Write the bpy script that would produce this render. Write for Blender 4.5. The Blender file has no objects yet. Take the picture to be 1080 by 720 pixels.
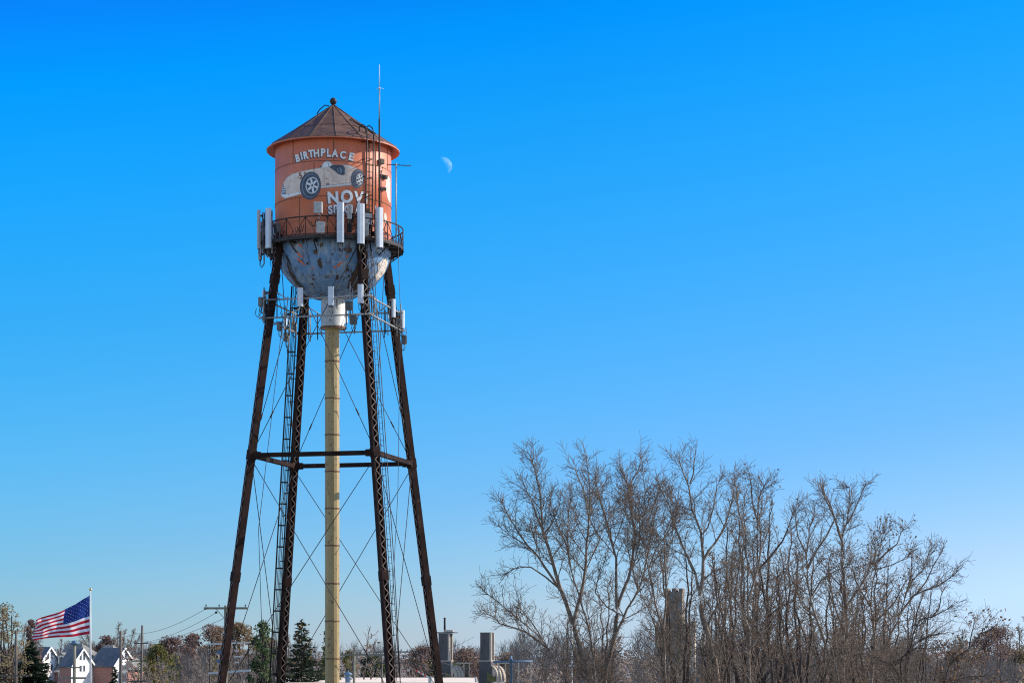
import bpy, bmesh, math, random
from mathutils import Vector, Matrix, noise

random.seed(7)
SC = bpy.context.scene
COL = SC.collection
R = math.radians
F, CXP, HY, HC = 2300.0, 540.0, 692.0, 9.0      # focal length in photo pixels, centre column, horizon row, eye height (m)

def P(px, py, d):
    """world point seen at photo pixel (px, py) at distance d"""
    return Vector(((px - CXP) / F * d, d, HC + (HY - py) / F * d))

# ------------------------------------------------------------------ mesh helpers
ORG = {}
class MB:
    def __init__(self):
        self.v, self.f, self.m, self.s = [], [], [], []
    def add(self, vs, fs, mi=0, smooth=False):
        o = len(self.v)
        self.v.extend(tuple(p) for p in vs)
        for f in fs:
            self.f.append(tuple(i + o for i in f)); self.m.append(mi); self.s.append(smooth)
    def box(self, lo, hi, mi=0):
        x0, y0, z0 = lo; x1, y1, z1 = hi
        self.add([(x0,y0,z0),(x1,y0,z0),(x1,y1,z0),(x0,y1,z0),(x0,y0,z1),(x1,y0,z1),(x1,y1,z1),(x0,y1,z1)],
                 [(3,2,1,0),(4,5,6,7),(0,1,5,4),(1,2,6,5),(2,3,7,6),(3,0,4,7)], mi)
    def obox(self, c, ax, ay, az, mi=0):
        """box about c with half-axis vectors"""
        vs = [c + sx*ax + sy*ay + sz*az for sz in (-1,1) for sx, sy in ((-1,-1),(1,-1),(1,1),(-1,1))]
        self.add(vs, [(3,2,1,0),(4,5,6,7),(0,1,5,4),(1,2,6,5),(2,3,7,6),(3,0,4,7)], mi)
    def beam(self, p0, p1, w, h, side=None, mi=0):
        p0, p1 = Vector(p0), Vector(p1)
        d = p1 - p0; L = d.length
        if L < 1e-6: return
        d /= L
        s = Vector(side) if side is not None else (Vector((0,0,1)).cross(d) if abs(d.z) < .95 else Vector((1,0,0)))
        s = (s - d * s.dot(d)).normalized(); u = d.cross(s)
        self.obox((p0+p1)/2, s*(w/2), u*(h/2), d*(L/2), mi)
    def tube(self, pts, rad, n=6, mi=0, smooth=True, cap=True):
        pts = [Vector(p) for p in pts]
        k = len(pts)
        if not hasattr(rad, '__len__'): rad = [rad]*k
        vs, ref = [], None
        for i, p in enumerate(pts):
            d = pts[min(i+1,k-1)] - pts[max(i-1,0)]
            if d.length < 1e-7: d = Vector((0,0,1))
            d.normalize()
            if ref is None:
                ref = Vector((1,0,0)) if abs(d.x) < .8 else Vector((0,1,0))
            a = ref - d*ref.dot(d)
            if a.length < 1e-5: a = d.orthogonal()
            a.normalize(); b = d.cross(a); ref = a
            for j in range(n):
                t = 2*math.pi*j/n
                vs.append(p + (a*math.cos(t) + b*math.sin(t))*rad[i])
        fs = [(i*n+j, i*n+(j+1)%n, (i+1)*n+(j+1)%n, (i+1)*n+j) for i in range(k-1) for j in range(n)]
        if cap: fs += [tuple(range(n-1,-1,-1)), tuple((k-1)*n+j for j in range(n))]
        self.add(vs, fs, mi, smooth)
    def lathe(self, prof, n=48, c=(0,0,0), mi=0, smooth=True, phase=0.0):
        """prof: (radius, z) from the bottom up"""
        c = Vector(c); vs, fs = [], []
        for r, z in prof:
            for j in range(n):
                t = 2*math.pi*j/n + phase
                vs.append((c.x + r*math.cos(t), c.y + r*math.sin(t), c.z + z))
        for i in range(len(prof)-1):
            for j in range(n):
                fs.append((i*n+j, i*n+(j+1)%n, (i+1)*n+(j+1)%n, (i+1)*n+j))
        self.add(vs, fs, mi, smooth)
    def prism(self, poly, y0, y1, mi=0):
        """polygon in (x, z) extruded along y"""
        n = len(poly)
        vs = [(x,y0,z) for x,z in poly] + [(x,y1,z) for x,z in poly]
        self.add(vs, [tuple(range(n)), tuple(range(2*n-1,n-1,-1))] + [((i+1)%n, i, i+n, (i+1)%n+n) for i in range(n)], mi)
    def build(self, name, mats, parent=None, origin=None, mat4=None):
        if parent is not None and origin is None: origin = ORG.get(parent.name, parent.location)
        o = Vector(origin) if origin is not None else Vector((0,0,0))
        me = bpy.data.meshes.new(name)
        me.from_pydata([(x-o.x, y-o.y, z-o.z) for x,y,z in self.v], [], self.f)
        if not isinstance(mats, (list,tuple)): mats = [mats]
        for m in mats: me.materials.append(m)
        me.polygons.foreach_set('material_index', self.m)
        me.polygons.foreach_set('use_smooth', self.s)
        me.update()
        ob = bpy.data.objects.new(name, me); COL.objects.link(ob)
        ORG[ob.name] = o.copy()
        if parent is not None: ob.parent = parent
        else: ob.location = o
        return ob

def thing(name, label, cat, loc=(0,0,0), group=None, rz=0.0):
    o = bpy.data.objects.new(name, None); COL.objects.link(o)
    o.empty_display_size = .2
    o.location = loc; o.rotation_euler = (0,0,rz); o['label'] = label; o['category'] = cat
    if group: o['group'] = group
    return o

def tag(o, label=None, cat=None, group=None, kind=None):
    if label: o['label'] = label
    if cat: o['category'] = cat
    if group: o['group'] = group
    if kind: o['kind'] = kind
    return o

def dup(root, loc, rz, label, group=None):
    r = root.copy(); COL.objects.link(r); r.location = loc; r.rotation_euler = (0,0,rz); r['label'] = label
    if group: r['group'] = group
    for ch in list(root.children):
        c = ch.copy(); COL.objects.link(c); c.parent = r
        for g in ch.children:
            d = g.copy(); COL.objects.link(d); d.parent = c
    return r

# ------------------------------------------------------------------ materials
def newmat(name):
    m = bpy.data.materials.new(name); m.use_nodes = True
    nt = m.node_tree
    return m, nt, nt.nodes['Principled BSDF']

def ramp(nt, fac, stops):
    r = nt.nodes.new('ShaderNodeValToRGB')
    while len(r.color_ramp.elements) > 1: r.color_ramp.elements.remove(r.color_ramp.elements[-1])
    for i, (p, c) in enumerate(stops):
        e = r.color_ramp.elements[0] if i == 0 else r.color_ramp.elements.new(p)
        e.position = p; e.color = (*c, 1) if len(c) == 3 else c
    nt.links.new(fac, r.inputs[0])
    return r.outputs[0]

def tex(nt, kind, scale, coord='Object', detail=6.0, rough=.6, stretch=None):
    tc = nt.nodes.new('ShaderNodeTexCoord')
    src = tc.outputs[coord]
    if stretch:
        mp = nt.nodes.new('ShaderNodeMapping'); mp.inputs['Scale'].default_value = stretch
        nt.links.new(src, mp.inputs['Vector']); src = mp.outputs[0]
    n = nt.nodes.new('ShaderNodeTexNoise')
    n.inputs['Scale'].default_value = scale; n.inputs['Detail'].default_value = detail; n.inputs['Roughness'].default_value = rough
    nt.links.new(src, n.inputs['Vector'])
    return n.outputs['Fac']

def mix(nt, fac, a, b):
    m = nt.nodes.new('ShaderNodeMix'); m.data_type = 'RGBA'
    for sock, val in ((m.inputs[0], fac), (m.inputs[6], a), (m.inputs[7], b)):
        if isinstance(val, (int, float)): sock.default_value = val
        elif isinstance(val, tuple): sock.default_value = (*val, 1)
        else: nt.links.new(val, sock)
    return m.outputs[2]

def bump(nt, bs, h, strength=.3, dist=.05):
    b = nt.nodes.new('ShaderNodeBump'); b.inputs['Strength'].default_value = strength; b.inputs['Distance'].default_value = dist
    nt.links.new(h, b.inputs['Height']); nt.links.new(b.outputs[0], bs.inputs['Normal'])

def varied(name, c1, c2, scale=3, rough=.7, metal=0.0, spots=None, spot_at=.62, spot_scale=6, stretch=None, bmp=.25):
    """two-tone noise paint with optional spots of a third colour"""
    m, nt, bs = newmat(name)
    f = tex(nt, 'n', scale, stretch=stretch)
    col = ramp(nt, f, [(.35, c1), (.65, c2)])
    if spots:
        g = tex(nt, 'n', spot_scale, detail=8)
        k = ramp(nt, g, [(spot_at-.03, (0,0,0)), (spot_at+.03, (1,1,1))])
        col = mix(nt, k, col, spots)
    nt.links.new(col, bs.inputs['Base Color'])
    bs.inputs['Roughness'].default_value = rough; bs.inputs['Metallic'].default_value = metal
    if 'bark' in name or 'twig' in name or 'steel' in name: bs.inputs['Specular IOR Level'].default_value = .06 if 'leg' in name else .18
    if bmp: bump(nt, bs, tex(nt, 'n', scale*6), bmp, .02)
    return m

def leafmat(name, cols, trans=.25):
    """per-leaf random colour"""
    m, nt, bs = newmat(name)
    g = nt.nodes.new('ShaderNodeNewGeometry')
    n = len(cols)
    col = ramp(nt, g.outputs['Random Per Island'], [(i/max(n-1,1), c) for i, c in enumerate(cols)])
    nt.links.new(col, bs.inputs['Base Color'])
    bs.inputs['Roughness'].default_value = .8
    bs.inputs['Specular IOR Level'].default_value = .15
    tr = nt.nodes.new('ShaderNodeBsdfTranslucent'); nt.links.new(col, tr.inputs['Color'])
    ms = nt.nodes.new('ShaderNodeMixShader'); ms.inputs[0].default_value = trans
    out = nt.nodes['Material Output']
    nt.links.new(bs.outputs[0], ms.inputs[1]); nt.links.new(tr.outputs[0], ms.inputs[2]); nt.links.new(ms.outputs[0], out.inputs['Surface'])
    return m

M = {}
# tank: weathered orange paint, faded patches, rust runs under the laps
def tank_mat():
    m, nt, bs = newmat('tank_orange_paint')
    a = tex(nt, 'n', .55, detail=4)
    col = ramp(nt, a, [(.3, (.50,.125,.058)), (.5, (.56,.142,.068)), (.7, (.62,.18,.095))])
    st = tex(nt, 'n', 2.2, stretch=(1,1,.12), detail=7)
    k = ramp(nt, st, [(.50,(0,0,0)), (.70,(.8,.8,.8))])
    col = mix(nt, k, col, (.40,.13,.085))
    s = tex(nt, 'n', 3.0, detail=9, rough=.7)
    k2 = ramp(nt, s, [(.70,(0,0,0)), (.735,(1,1,1))])
    col = mix(nt, k2, col, (.12,.06,.05))
    fd = tex(nt, 'n', 9, detail=4)
    k3 = ramp(nt, fd, [(.45,(0,0,0)), (.85,(.5,.5,.5))])
    col = mix(nt, k3, col, (.62,.25,.14))
    nt.links.new(col, bs.inputs['Base Color']); bs.inputs['Roughness'].default_value = .55
    bump(nt, bs, tex(nt, 'n', .9, detail=3), .35, .06)
    return m
M['tank'] = tank_mat()
def bowl_mat():
    m, nt, bs = newmat('bowl_blue_grey_paint')
    a = tex(nt, 'n', .8, detail=4)
    col = ramp(nt, a, [(.3,(.075,.18,.36)), (.55,(.12,.25,.45)), (.75,(.27,.37,.52))])
    st = tex(nt, 'n', 3.0, stretch=(1,1,.18), detail=7)
    col = mix(nt, ramp(nt, st, [(.5,(0,0,0)), (.7,(.6,.6,.6))]), col, (.42,.43,.42))
    s = tex(nt, 'n', 2.3, detail=9, rough=.68, stretch=(1,1,.7))
    col = mix(nt, ramp(nt, s, [(.565,(0,0,0)), (.60,(1,1,1))]), col, (.055,.032,.024))
    s2 = tex(nt, 'n', 4.3, detail=9, rough=.7, stretch=(1,1,.10))
    col = mix(nt, ramp(nt, s2, [(.555,(0,0,0)), (.68,(.85,.85,.85))]), col, (.10,.05,.03))
    nt.links.new(col, bs.inputs['Base Color']); bs.inputs['Roughness'].default_value = .5
    bump(nt, bs, s, .3, .03)
    return m
M['bowl'] = bowl_mat()
M['roof'] = varied('roof_rusted_sheet', (.095,.046,.027), (.16,.084,.05), 1.6, .6, 0, (.23,.145,.09), .63, 2.0)
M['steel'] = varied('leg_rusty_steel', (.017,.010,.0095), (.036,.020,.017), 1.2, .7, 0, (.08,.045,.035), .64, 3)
M['lacing'] = varied('lacing_pale_steel', (.10,.075,.066), (.20,.155,.14), 3, .5)  # lacing bars coloured paler than the leg steel
M['dsteel'] = varied('dark_steel', (.022,.02,.022), (.05,.042,.042), 4, .55)
M['galv'] = varied('galvanised_steel', (.22,.23,.24), (.36,.37,.38), 8, .45, .3)
M['riser'] = varied('riser_tan_paint', (.28,.20,.085), (.38,.29,.135), 1.2, .55, 0, (.17,.10,.05), .61, 4, stretch=(1,1,.12))
M['collar'] = varied('collar_white_paint', (.40,.40,.39), (.56,.56,.55), 2, .5, 0, (.26,.17,.11), .62, 3)
M['rust'] = varied('rust_band', (.10,.05,.03), (.20,.10,.06), 5, .8)
M['panel'] = varied('antenna_white_plastic', (.47,.53,.62), (.57,.62,.70), 3, .4, bmp=0)
M['panelgrey'] = varied('antenna_grey_plastic', (.33,.34,.37), (.40,.41,.44), 3, .5, bmp=0)
M['radio'] = varied('radio_grey_metal', (.40,.41,.42), (.52,.53,.54), 6, .5)
M['cable'] = varied('black_cable', (.012,.012,.014), (.022,.022,.024), 4, .5, bmp=0)
M['lwhite'] = varied('mural_white_paint', (.62,.64,.68), (.74,.76,.78), 6, .6, 0, (.42,.21,.15), .63, 7, bmp=0)
M['lshade'] = varied('mural_dark_outline', (.035,.032,.05), (.06,.05,.07), 6, .6, bmp=0)
M['cream'] = varied('mural_cream_paint', (.56,.44,.38), (.68,.57,.50), 2.2, .6, 0, (.48,.30,.22), .61, 6, bmp=0)
M['cshade'] = varied('mural_body_line', (.30,.22,.20), (.36,.27,.24), 5, .6, bmp=0)
M['navy'] = varied('mural_navy_paint', (.030,.042,.075), (.055,.075,.12), 4, .6, bmp=0)
M['slate'] = varied('mural_slate_paint', (.13,.17,.23), (.18,.22,.29), 4, .6, bmp=0)
M['silver'] = varied('mural_silver_paint', (.50,.53,.57), (.62,.65,.68), 6, .6, bmp=0)
M['number'] = varied('mural_number_paint', (.16,.06,.03), (.24,.10,.05), 6, .6, bmp=0)
M['graffiti'] = varied('graffiti_orange_paint', (.55,.13,.07), (.62,.17,.09), 9, .6, bmp=0)
M['patch'] = varied('peeled_white_primer', (.62,.55,.48), (.74,.69,.63), 5, .7, 0, (.34,.15,.09), .58, 6, bmp=0)
M['bark'] = varied('grey_brown_bark', (.135,.104,.082), (.24,.195,.16), 6, .85, 0, (.36,.30,.25), .6, 3, bmp=.4)
M['twig'] = varied('twig_bark', (.105,.078,.062), (.185,.143,.116), 3, .85, bmp=0)
M['bark2'] = varied('dark_bark', (.045,.034,.030), (.085,.066,.058), 6, .85, bmp=.4)
M['fartwig'] = varied('far_grey_twig', (.165,.14,.128), (.27,.235,.215), .6, .9, bmp=0)
M['wood'] = varied('weathered_pole_wood', (.075,.062,.055), (.15,.13,.115), 5, .85, stretch=(1,1,.1))
M['greenwood'] = varied('treated_pole_wood', (.15,.145,.11), (.25,.235,.185), 5, .85, stretch=(1,1,.1))
M['concrete'] = varied('weathered_concrete', (.15,.122,.098), (.225,.187,.152), .7, .9, 0, (.085,.07,.058), .6, .9, stretch=(1,1,.35))
M['beige'] = varied('beige_painted_metal', (.44,.365,.28), (.54,.455,.355), 2, .7)
M['duct'] = varied('grey_sheet_metal', (.055,.051,.056), (.085,.079,.084), 1.3, .6, stretch=(1,1,.3))
M['olive'] = varied('olive_sheet', (.12,.115,.035), (.17,.16,.06), 2, .8)
M['bluemetal'] = varied('blue_painted_metal', (.06,.13,.22), (.10,.18,.28), 4, .5)
M['roofmem'] = varied('pale_roof_membrane', (.78,.64,.49), (.84,.72,.58), .35, .85)
M['brick'] = varied('red_brick', (.30,.145,.115), (.40,.21,.17), 3, .9)
M['siding'] = varied('white_siding', (.74,.74,.74), (.82,.82,.81), 2, .6)
M['shingle'] = varied('grey_shingles', (.15,.155,.15), (.23,.23,.215), 1.2, .9)
M['shingle2'] = varied('blue_grey_shingles', (.085,.10,.12), (.13,.145,.165), 1.2, .9)
M['window'] = varied('window_glass', (.05,.07,.10), (.08,.10,.14), 1, .15, bmp=0)
M['red'] = varied('flag_red_cloth', (.42,.012,.03), (.50,.02,.04), 3, .8, bmp=0)
M['white'] = varied('flag_white_cloth', (.78,.78,.80), (.84,.84,.85), 3, .8, bmp=0)
M['blue'] = varied('flag_blue_cloth', (.012,.035,.20), (.02,.05,.26), 3, .8, bmp=0)
M['gold'] = varied('gold_ball', (.55,.38,.12), (.65,.45,.16), 3, .3, .8, bmp=0)
M['polewhite'] = varied('white_pole_paint', (.62,.62,.62), (.70,.70,.70), 3, .4, bmp=0)
M['palesteel'] = varied('pale_steel', (.50,.50,.49), (.62,.62,.60), 5, .5)
M['barrier_red'] = varied('barrier_red_paint', (.62,.05,.04), (.68,.08,.06), 5, .5, bmp=0)
M['ground'] = varied('dry_grass_ground', (.16,.148,.115), (.24,.22,.175), .05, .95, 0, (.26,.25,.24), .6, .02)
for k in ('red','white','blue'):
    nt = M[k].node_tree; bs = nt.nodes['Principled BSDF']
    tr = nt.nodes.new('ShaderNodeBsdfTranslucent')
    nt.links.new(bs.inputs['Base Color'].links[0].from_socket, tr.inputs['Color'])
    ms = nt.nodes.new('ShaderNodeMixShader'); ms.inputs[0].default_value = .45
    nt.links.new(bs.outputs[0], ms.inputs[1]); nt.links.new(tr.outputs[0], ms.inputs[2])
    nt.links.new(ms.outputs[0], nt.nodes['Material Output'].inputs['Surface'])
L = {
 'russet': leafmat('russet_leaves', [(.17,.108,.094),(.22,.132,.108),(.14,.108,.105),(.27,.17,.125)]),
 'brown': leafmat('brown_leaves', [(.18,.13,.10),(.25,.175,.12),(.14,.108,.092),(.29,.20,.13)]),
 'orange': leafmat('orange_brown_leaves', [(.22,.125,.065),(.28,.175,.085),(.17,.12,.07),(.24,.19,.09)]),
 'yellow': leafmat('yellow_leaves', [(.30,.21,.055),(.37,.27,.075),(.22,.17,.055),(.15,.14,.05)]),
 'olive': leafmat('olive_leaves', [(.10,.11,.038),(.15,.15,.05),(.075,.085,.035),(.19,.17,.06)]),
 'greyleaf': leafmat('grey_brown_leaves', [(.24,.19,.16),(.31,.24,.195),(.195,.165,.15),(.28,.20,.15)]),
 'tan': leafmat('tan_leaves', [(.24,.18,.11),(.30,.23,.13),(.17,.13,.09),(.22,.19,.09)]),
 'dry': leafmat('dry_clinging_leaves', [(.17,.095,.05),(.22,.13,.07),(.12,.075,.05)]),
 'spruce': leafmat('spruce_needles', [(.022,.040,.024),(.035,.058,.032),(.018,.030,.022),(.050,.072,.036)], .1),
 'pine': leafmat('pine_needles', [(.050,.085,.035),(.075,.115,.045),(.035,.062,.030),(.10,.13,.05)], .1),
 'cone': leafmat('spruce_cones', [(.16,.10,.055),(.22,.15,.08)], 0),
}

# ------------------------------------------------------------------ sky, sun, camera
SUN_AZ, SUN_EL = 106.0, 29.0          # angle from "towards the camera" round to the right; height
sun_dir = Vector((math.sin(R(SUN_AZ))*math.cos(R(SUN_EL)), -math.cos(R(SUN_AZ))*math.cos(R(SUN_EL)), math.sin(R(SUN_EL))))
w = bpy.data.worlds.new('World'); SC.world = w; w.use_nodes = True
nt = w.node_tree; bg = nt.nodes['Background']
sky = nt.nodes.new('ShaderNodeTexSky'); sky.sky_type = 'NISHITA'; sky.sun_disc = False
sky.sun_elevation = R(SUN_EL); sky.sun_rotation = math.atan2(sun_dir.x, sun_dir.y)
sky.altitude = 250; sky.air_density = 1.0; sky.dust_density = 0.3; sky.ozone_density = 1.5
# deep blue of a clear cold afternoon: tint by height above the horizon, added ahead of the camera; sky behind kept near neutral to light the front faces
tc = nt.nodes.new('ShaderNodeTexCoord'); sp = nt.nodes.new('ShaderNodeSeparateXYZ'); nt.links.new(tc.outputs['Generated'], sp.inputs[0])
mz = nt.nodes.new('ShaderNodeMath'); mz.operation = 'DIVIDE'; mz.inputs[1].default_value = .4; 
ma = nt.nodes.new('ShaderNodeMath'); ma.operation = 'MULTIPLY_ADD'; ma.inputs[1].default_value = -.145; ma.inputs[2].default_value = .008
nt.links.new(sp.outputs['X'], ma.inputs[0])
mb_ = nt.nodes.new('ShaderNodeMath'); mb_.operation = 'ADD'; nt.links.new(sp.outputs['Z'], mb_.inputs[0]); nt.links.new(ma.outputs[0], mb_.inputs[1])
nt.links.new(mb_.outputs[0], mz.inputs[0])
tint = ramp(nt, mz.outputs[0], [(0.0076, (0.3435, 0.4905, 0.9105)), (0.0564, (0.3236, 0.4438, 0.7678)), (0.1213, (0.2572, 0.4199, 0.7167)), (0.2075, (0.1859, 0.4015, 0.7106)), (0.3141, (0.1292, 0.4236, 0.73)), (0.419, (0.0816, 0.4451, 0.7686)), (0.5217, (0.0449, 0.4645, 0.8102)), (0.6218, (0.0175, 0.468, 0.8645)), (0.7158, (0.002, 0.446, 0.9346)), (0.9, (0.0106, 0.19, 0.7917))])
wy = nt.nodes.new('ShaderNodeMapRange'); wy.interpolation_type = 'SMOOTHSTEP'
wy.inputs['To Min'].default_value = .18; wy.inputs['From Min'].default_value = .1; wy.inputs['From Max'].default_value = .8; nt.links.new(sp.outputs['Y'], wy.inputs['Value'])
tint = mix(nt, wy.outputs[0], (1.,1.,1.), tint)
mul = nt.nodes.new('ShaderNodeMix'); mul.data_type = 'RGBA'; mul.blend_type = 'MULTIPLY'; mul.inputs[0].default_value = 1; mul.clamp_result = False
SKYK = .8
nt.links.new(sky.outputs[0], mul.inputs[6]); nt.links.new(tint, mul.inputs[7])
mrx = nt.nodes.new('ShaderNodeMapRange'); nt.links.new(sp.outputs['X'], mrx.inputs['Value'])
for n_, v_ in (('From Min',-.23),('From Max',.02),('To Min',1.0),('To Max',0.0)): mrx.inputs[n_].default_value = v_
mrz = nt.nodes.new('ShaderNodeMapRange'); nt.links.new(sp.outputs['Z'], mrz.inputs['Value'])
for n_, v_ in (('From Min',.15),('From Max',.28),('To Min',0.0),('To Max',.18)): mrz.inputs[n_].default_value = v_
mm = nt.nodes.new('ShaderNodeMath'); mm.operation = 'MULTIPLY'; nt.links.new(mrx.outputs[0], mm.inputs[0]); nt.links.new(mrz.outputs[0], mm.inputs[1])
m1 = nt.nodes.new('ShaderNodeMath'); m1.operation = 'ADD'; m1.inputs[1].default_value = 1; nt.links.new(mm.outputs[0], m1.inputs[0])
vs_ = nt.nodes.new('ShaderNodeVectorMath'); vs_.operation = 'SCALE'; nt.links.new(mul.outputs[2], vs_.inputs[0]); nt.links.new(m1.outputs[0], vs_.inputs['Scale'])
nt.links.new(vs_.outputs[0], bg.inputs['Color'])
bg.inputs['Strength'].default_value = .15
sl = bpy.data.lights.new('sun', 'SUN'); sl.energy = 4.2; sl.angle = R(.53); sl.color = (1,.90,.76)
so = bpy.data.objects.new('sun', sl); COL.objects.link(so)
so.rotation_euler = sun_dir.to_track_quat('Z','Y').to_euler(); so.location = (60,-40,80)

cam = bpy.data.cameras.new('camera'); co = bpy.data.objects.new('camera', cam); COL.objects.link(co)
co.location = (0,0,HC); co.rotation_euler = (R(90),0,0)
cam.sensor_width = 36; cam.lens = F/1080*36; cam.shift_y = (HY-360)/1080; cam.clip_start = .5; cam.clip_end = 60000
SC.camera = co
SC.view_settings.view_transform = 'Standard'; SC.view_settings.look = 'None'; SC.view_settings.exposure = .6; SC.view_settings.gamma = 1
SC.render.engine = 'CYCLES'; SC.cycles.use_denoising = False; SC.cycles.pixel_filter_type = 'BLACKMAN_HARRIS'; SC.cycles.filter_width = 1.15

# ------------------------------------------------------------------ ground
g = MB()
NX = 24
def gx(i): return (-1 + 2*i/NX)
xs = [math.copysign(abs(gx(i))**3, gx(i))*9000 for i in range(NX+1)]
ys = [-60 + (j/NX)**3*12000 for j in range(NX+1)]
g.add([(x,y,0) for y in ys for x in xs], [(j*(NX+1)+i, j*(NX+1)+i+1, (j+1)*(NX+1)+i+1, (j+1)*(NX+1)+i) for j in range(NX) for i in range(NX)])
tag(g.build('ground', M['ground']), kind='structure')

# ------------------------------------------------------------------ water tower
S = .055; TD = 126.5
TX = (351.5-CXP)/F*TD
TC = Vector((TX, TD, 0))
def zp(py): return HC + (HY-py)*S
def pol(a, r, z):
    """point about the tower axis; a in degrees from 'towards the camera' round to the right"""
    return Vector((TX + math.sin(R(a))*r, TD - math.cos(R(a))*r, z))
tower = thing('water_tower', 'tall rusty four legged water tower with orange tank and painted race car', 'water tower', (TX,TD,0))
TR = 61*S                      # tank radius
z_eave, z_floor, z_bowl = zp(160), zp(262), zp(259)

# tank shell with lap seams
mb = MB()
mb.lathe([(TR, z_bowl-.02), (TR, zp(219.5)), (TR+.012, zp(219.3)), (TR+.012, zp(183.5)), (TR, zp(183.2)), (TR, z_eave+.25)], 96, (TX,TD,0))
tank = mb.build('tank', M['tank'], tower)
mb = MB()
for py in (219.4, 183.4):
    mb.lathe([(TR+.005, zp(py)-.018), (TR+.022, zp(py)-.018), (TR+.022, zp(py)+.018), (TR+.005, zp(py)+.018)], 96, (TX,TD,0))
for a, z0, z1 in ((-14, zp(218.5), zp(184.5)), (-38, zp(182.5), z_eave+.2), (5, zp(182.5), z_eave+.2), (50, zp(218.5), zp(184.5)), (28, zp(258), zp(220)), (-30, zp(258), zp(220)), (72, zp(182.5), z_eave)):
    mb.beam(pol(a, TR+.006, z0), pol(a, TR+.006, z1), .03, .03, (math.cos(R(a)), math.sin(R(a)), 0))
mb.build('plate_seam', M['rust'], tank)

# flat paint on the curved tank: photo pixels cast on to the cylinder
def on_tank(px, py, off):
    dx, dz = (px-CXP)/F, (HY-py)/F
    r = TR + off
    a = dx*dx + 1; b = -2*(dx*TX + TD); c = TX*TX + TD*TD - r*r
    d2 = b*b - 4*a*c
    t = (-b - math.sqrt(d2))/(2*a) if d2 > 0 else -b/(2*a)
    return Vector((dx*t, t, HC + dz*t))
def paint_mesh(name, polys, mats, parent, mapper=on_tank):
    """polys: list of (pixel polygon | bmesh, material index, offset)"""
    out = MB()
    for poly, mi, off in polys:
        if isinstance(poly, bmesh.types.BMesh): bm = poly
        else:
            bm = bmesh.new()
            bm.faces.new([bm.verts.new((x,y,0)) for x,y in poly])
            bmesh.ops.triangulate(bm, faces=bm.faces[:])
        x0 = min(v.co.x for v in bm.verts); x1 = max(v.co.x for v in bm.verts)
        x = math.floor(x0) + .5
        while x < x1:
            bmesh.ops.bisect_plane(bm, geom=bm.verts[:]+bm.edges[:]+bm.faces[:], plane_co=(x,0,0), plane_no=(1,0,0), dist=1e-5)
            x += 1.5
        bmesh.ops.triangulate(bm, faces=bm.faces[:])
        bm.verts.ensure_lookup_table(); bm.verts.index_update()
        vs = [mapper(v.co.x, v.co.y, off) for v in bm.verts]
        fs = []
        for f in bm.faces:
            ids = [v.index for v in f.verts]
            n = (vs[ids[1]]-vs[ids[0]]).cross(vs[ids[2]]-vs[ids[0]])
            if n.y > 0: ids.reverse()
            fs.append(tuple(ids))
        out.add(vs, fs, mi); bm.free()
    return out.build(name, mats, parent)
def glyph(ch, cx, cy, h, wd, rot, fat=.035):
    """one letter as a flat bmesh in pixel space"""
    cu = bpy.data.curves.new('glyph', 'FONT'); cu.body = ch; cu.offset = fat; cu.resolution_u = 3
    ob = bpy.data.objects.new('glyph', cu); COL.objects.link(ob)
    me = bpy.data.meshes.new_from_object(ob.evaluated_get(bpy.context.evaluated_depsgraph_get()))
    bpy.data.objects.remove(ob); bpy.data.curves.remove(cu)
    bm = bmesh.new(); bm.from_mesh(me); bpy.data.meshes.remove(me)
    bmesh.ops.dissolve_degenerate(bm, dist=1e-4, edges=bm.edges[:])
    X = [v.co.x for v in bm.verts]; Y = [v.co.y for v in bm.verts]
    mx, my = (min(X)+max(X))/2, (min(Y)+max(Y))/2
    sx, sy = wd/(max(X)-min(X)), h/(max(Y)-min(Y))
    c, s = math.cos(R(rot)), math.sin(R(rot))
    for v in bm.verts:
        x, y = (v.co.x-mx)*sx, (v.co.y-my)*sy
        v.co = (cx + x*c + y*s, cy - y*c + x*s, 0)
    return bm
def zz(x, y): return (290 + x/9, 150 + y/9)      # enlarged-crop coordinates
words = {
 'BIRTHPLACE': [('B',216,152,72,36,-14),('I',252,131,72,12,-12),('R',294,124,74,42,-10),('T',342,110,74,44,-7),('H',393,104,76,46,-4),
                ('P',458,98,76,40,0),('L',513,101,76,36,2),('A',570,106,74,56,5),('C',645,121,74,50,8),('E',727,138,74,42,11)],
 'NOVI': [('N',551,524,112,96,-3),('O',682,516,128,112,0),('V',797,524,116,92,3),('I',869,538,96,16,3)],
 'SPECIAL': [('S',526,641,84,40,-3),('P',577,634,80,40,-2),('E',625,632,80,36,0),('C',683,634,80,46,1),('I',732,636,80,12,2),('A',785,640,82,52,3),('L',836,646,82,34,4)],
}
for wd_, ls in words.items():
    pl = []
    for ch, x, y, h, ww, rt in ls:
        cx, cy = zz(x, y)
        ww *= 1.13 if wd_ == 'BIRTHPLACE' else 1.05
        pl.append((glyph(ch, cx-.7, cy+.7, h/9+.5, ww/9+.4, rt, .055), 1, .016))
        pl.append((glyph(ch, cx, cy, h/9, ww/9, rt, .045), 0, .022))
    paint_mesh('lettering', pl, [M['lwhite'], M['lshade']], tank)
def ell(cx, cy, rx, ry, tilt=0, n=28, a0=0, a1=360):
    out = []
    for i in range(n):
        t = R(a0 + (a1-a0)*i/(n if a1-a0 == 360 else n-1))
        x, y = rx*math.cos(t), ry*math.sin(t)
        c, s = math.cos(R(tilt)), math.sin(R(tilt))
        out.append(zz(cx + x*c - y*s, cy + x*s + y*c))
    return out
def zl(pts): return [zz(*p) for p in pts]
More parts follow.
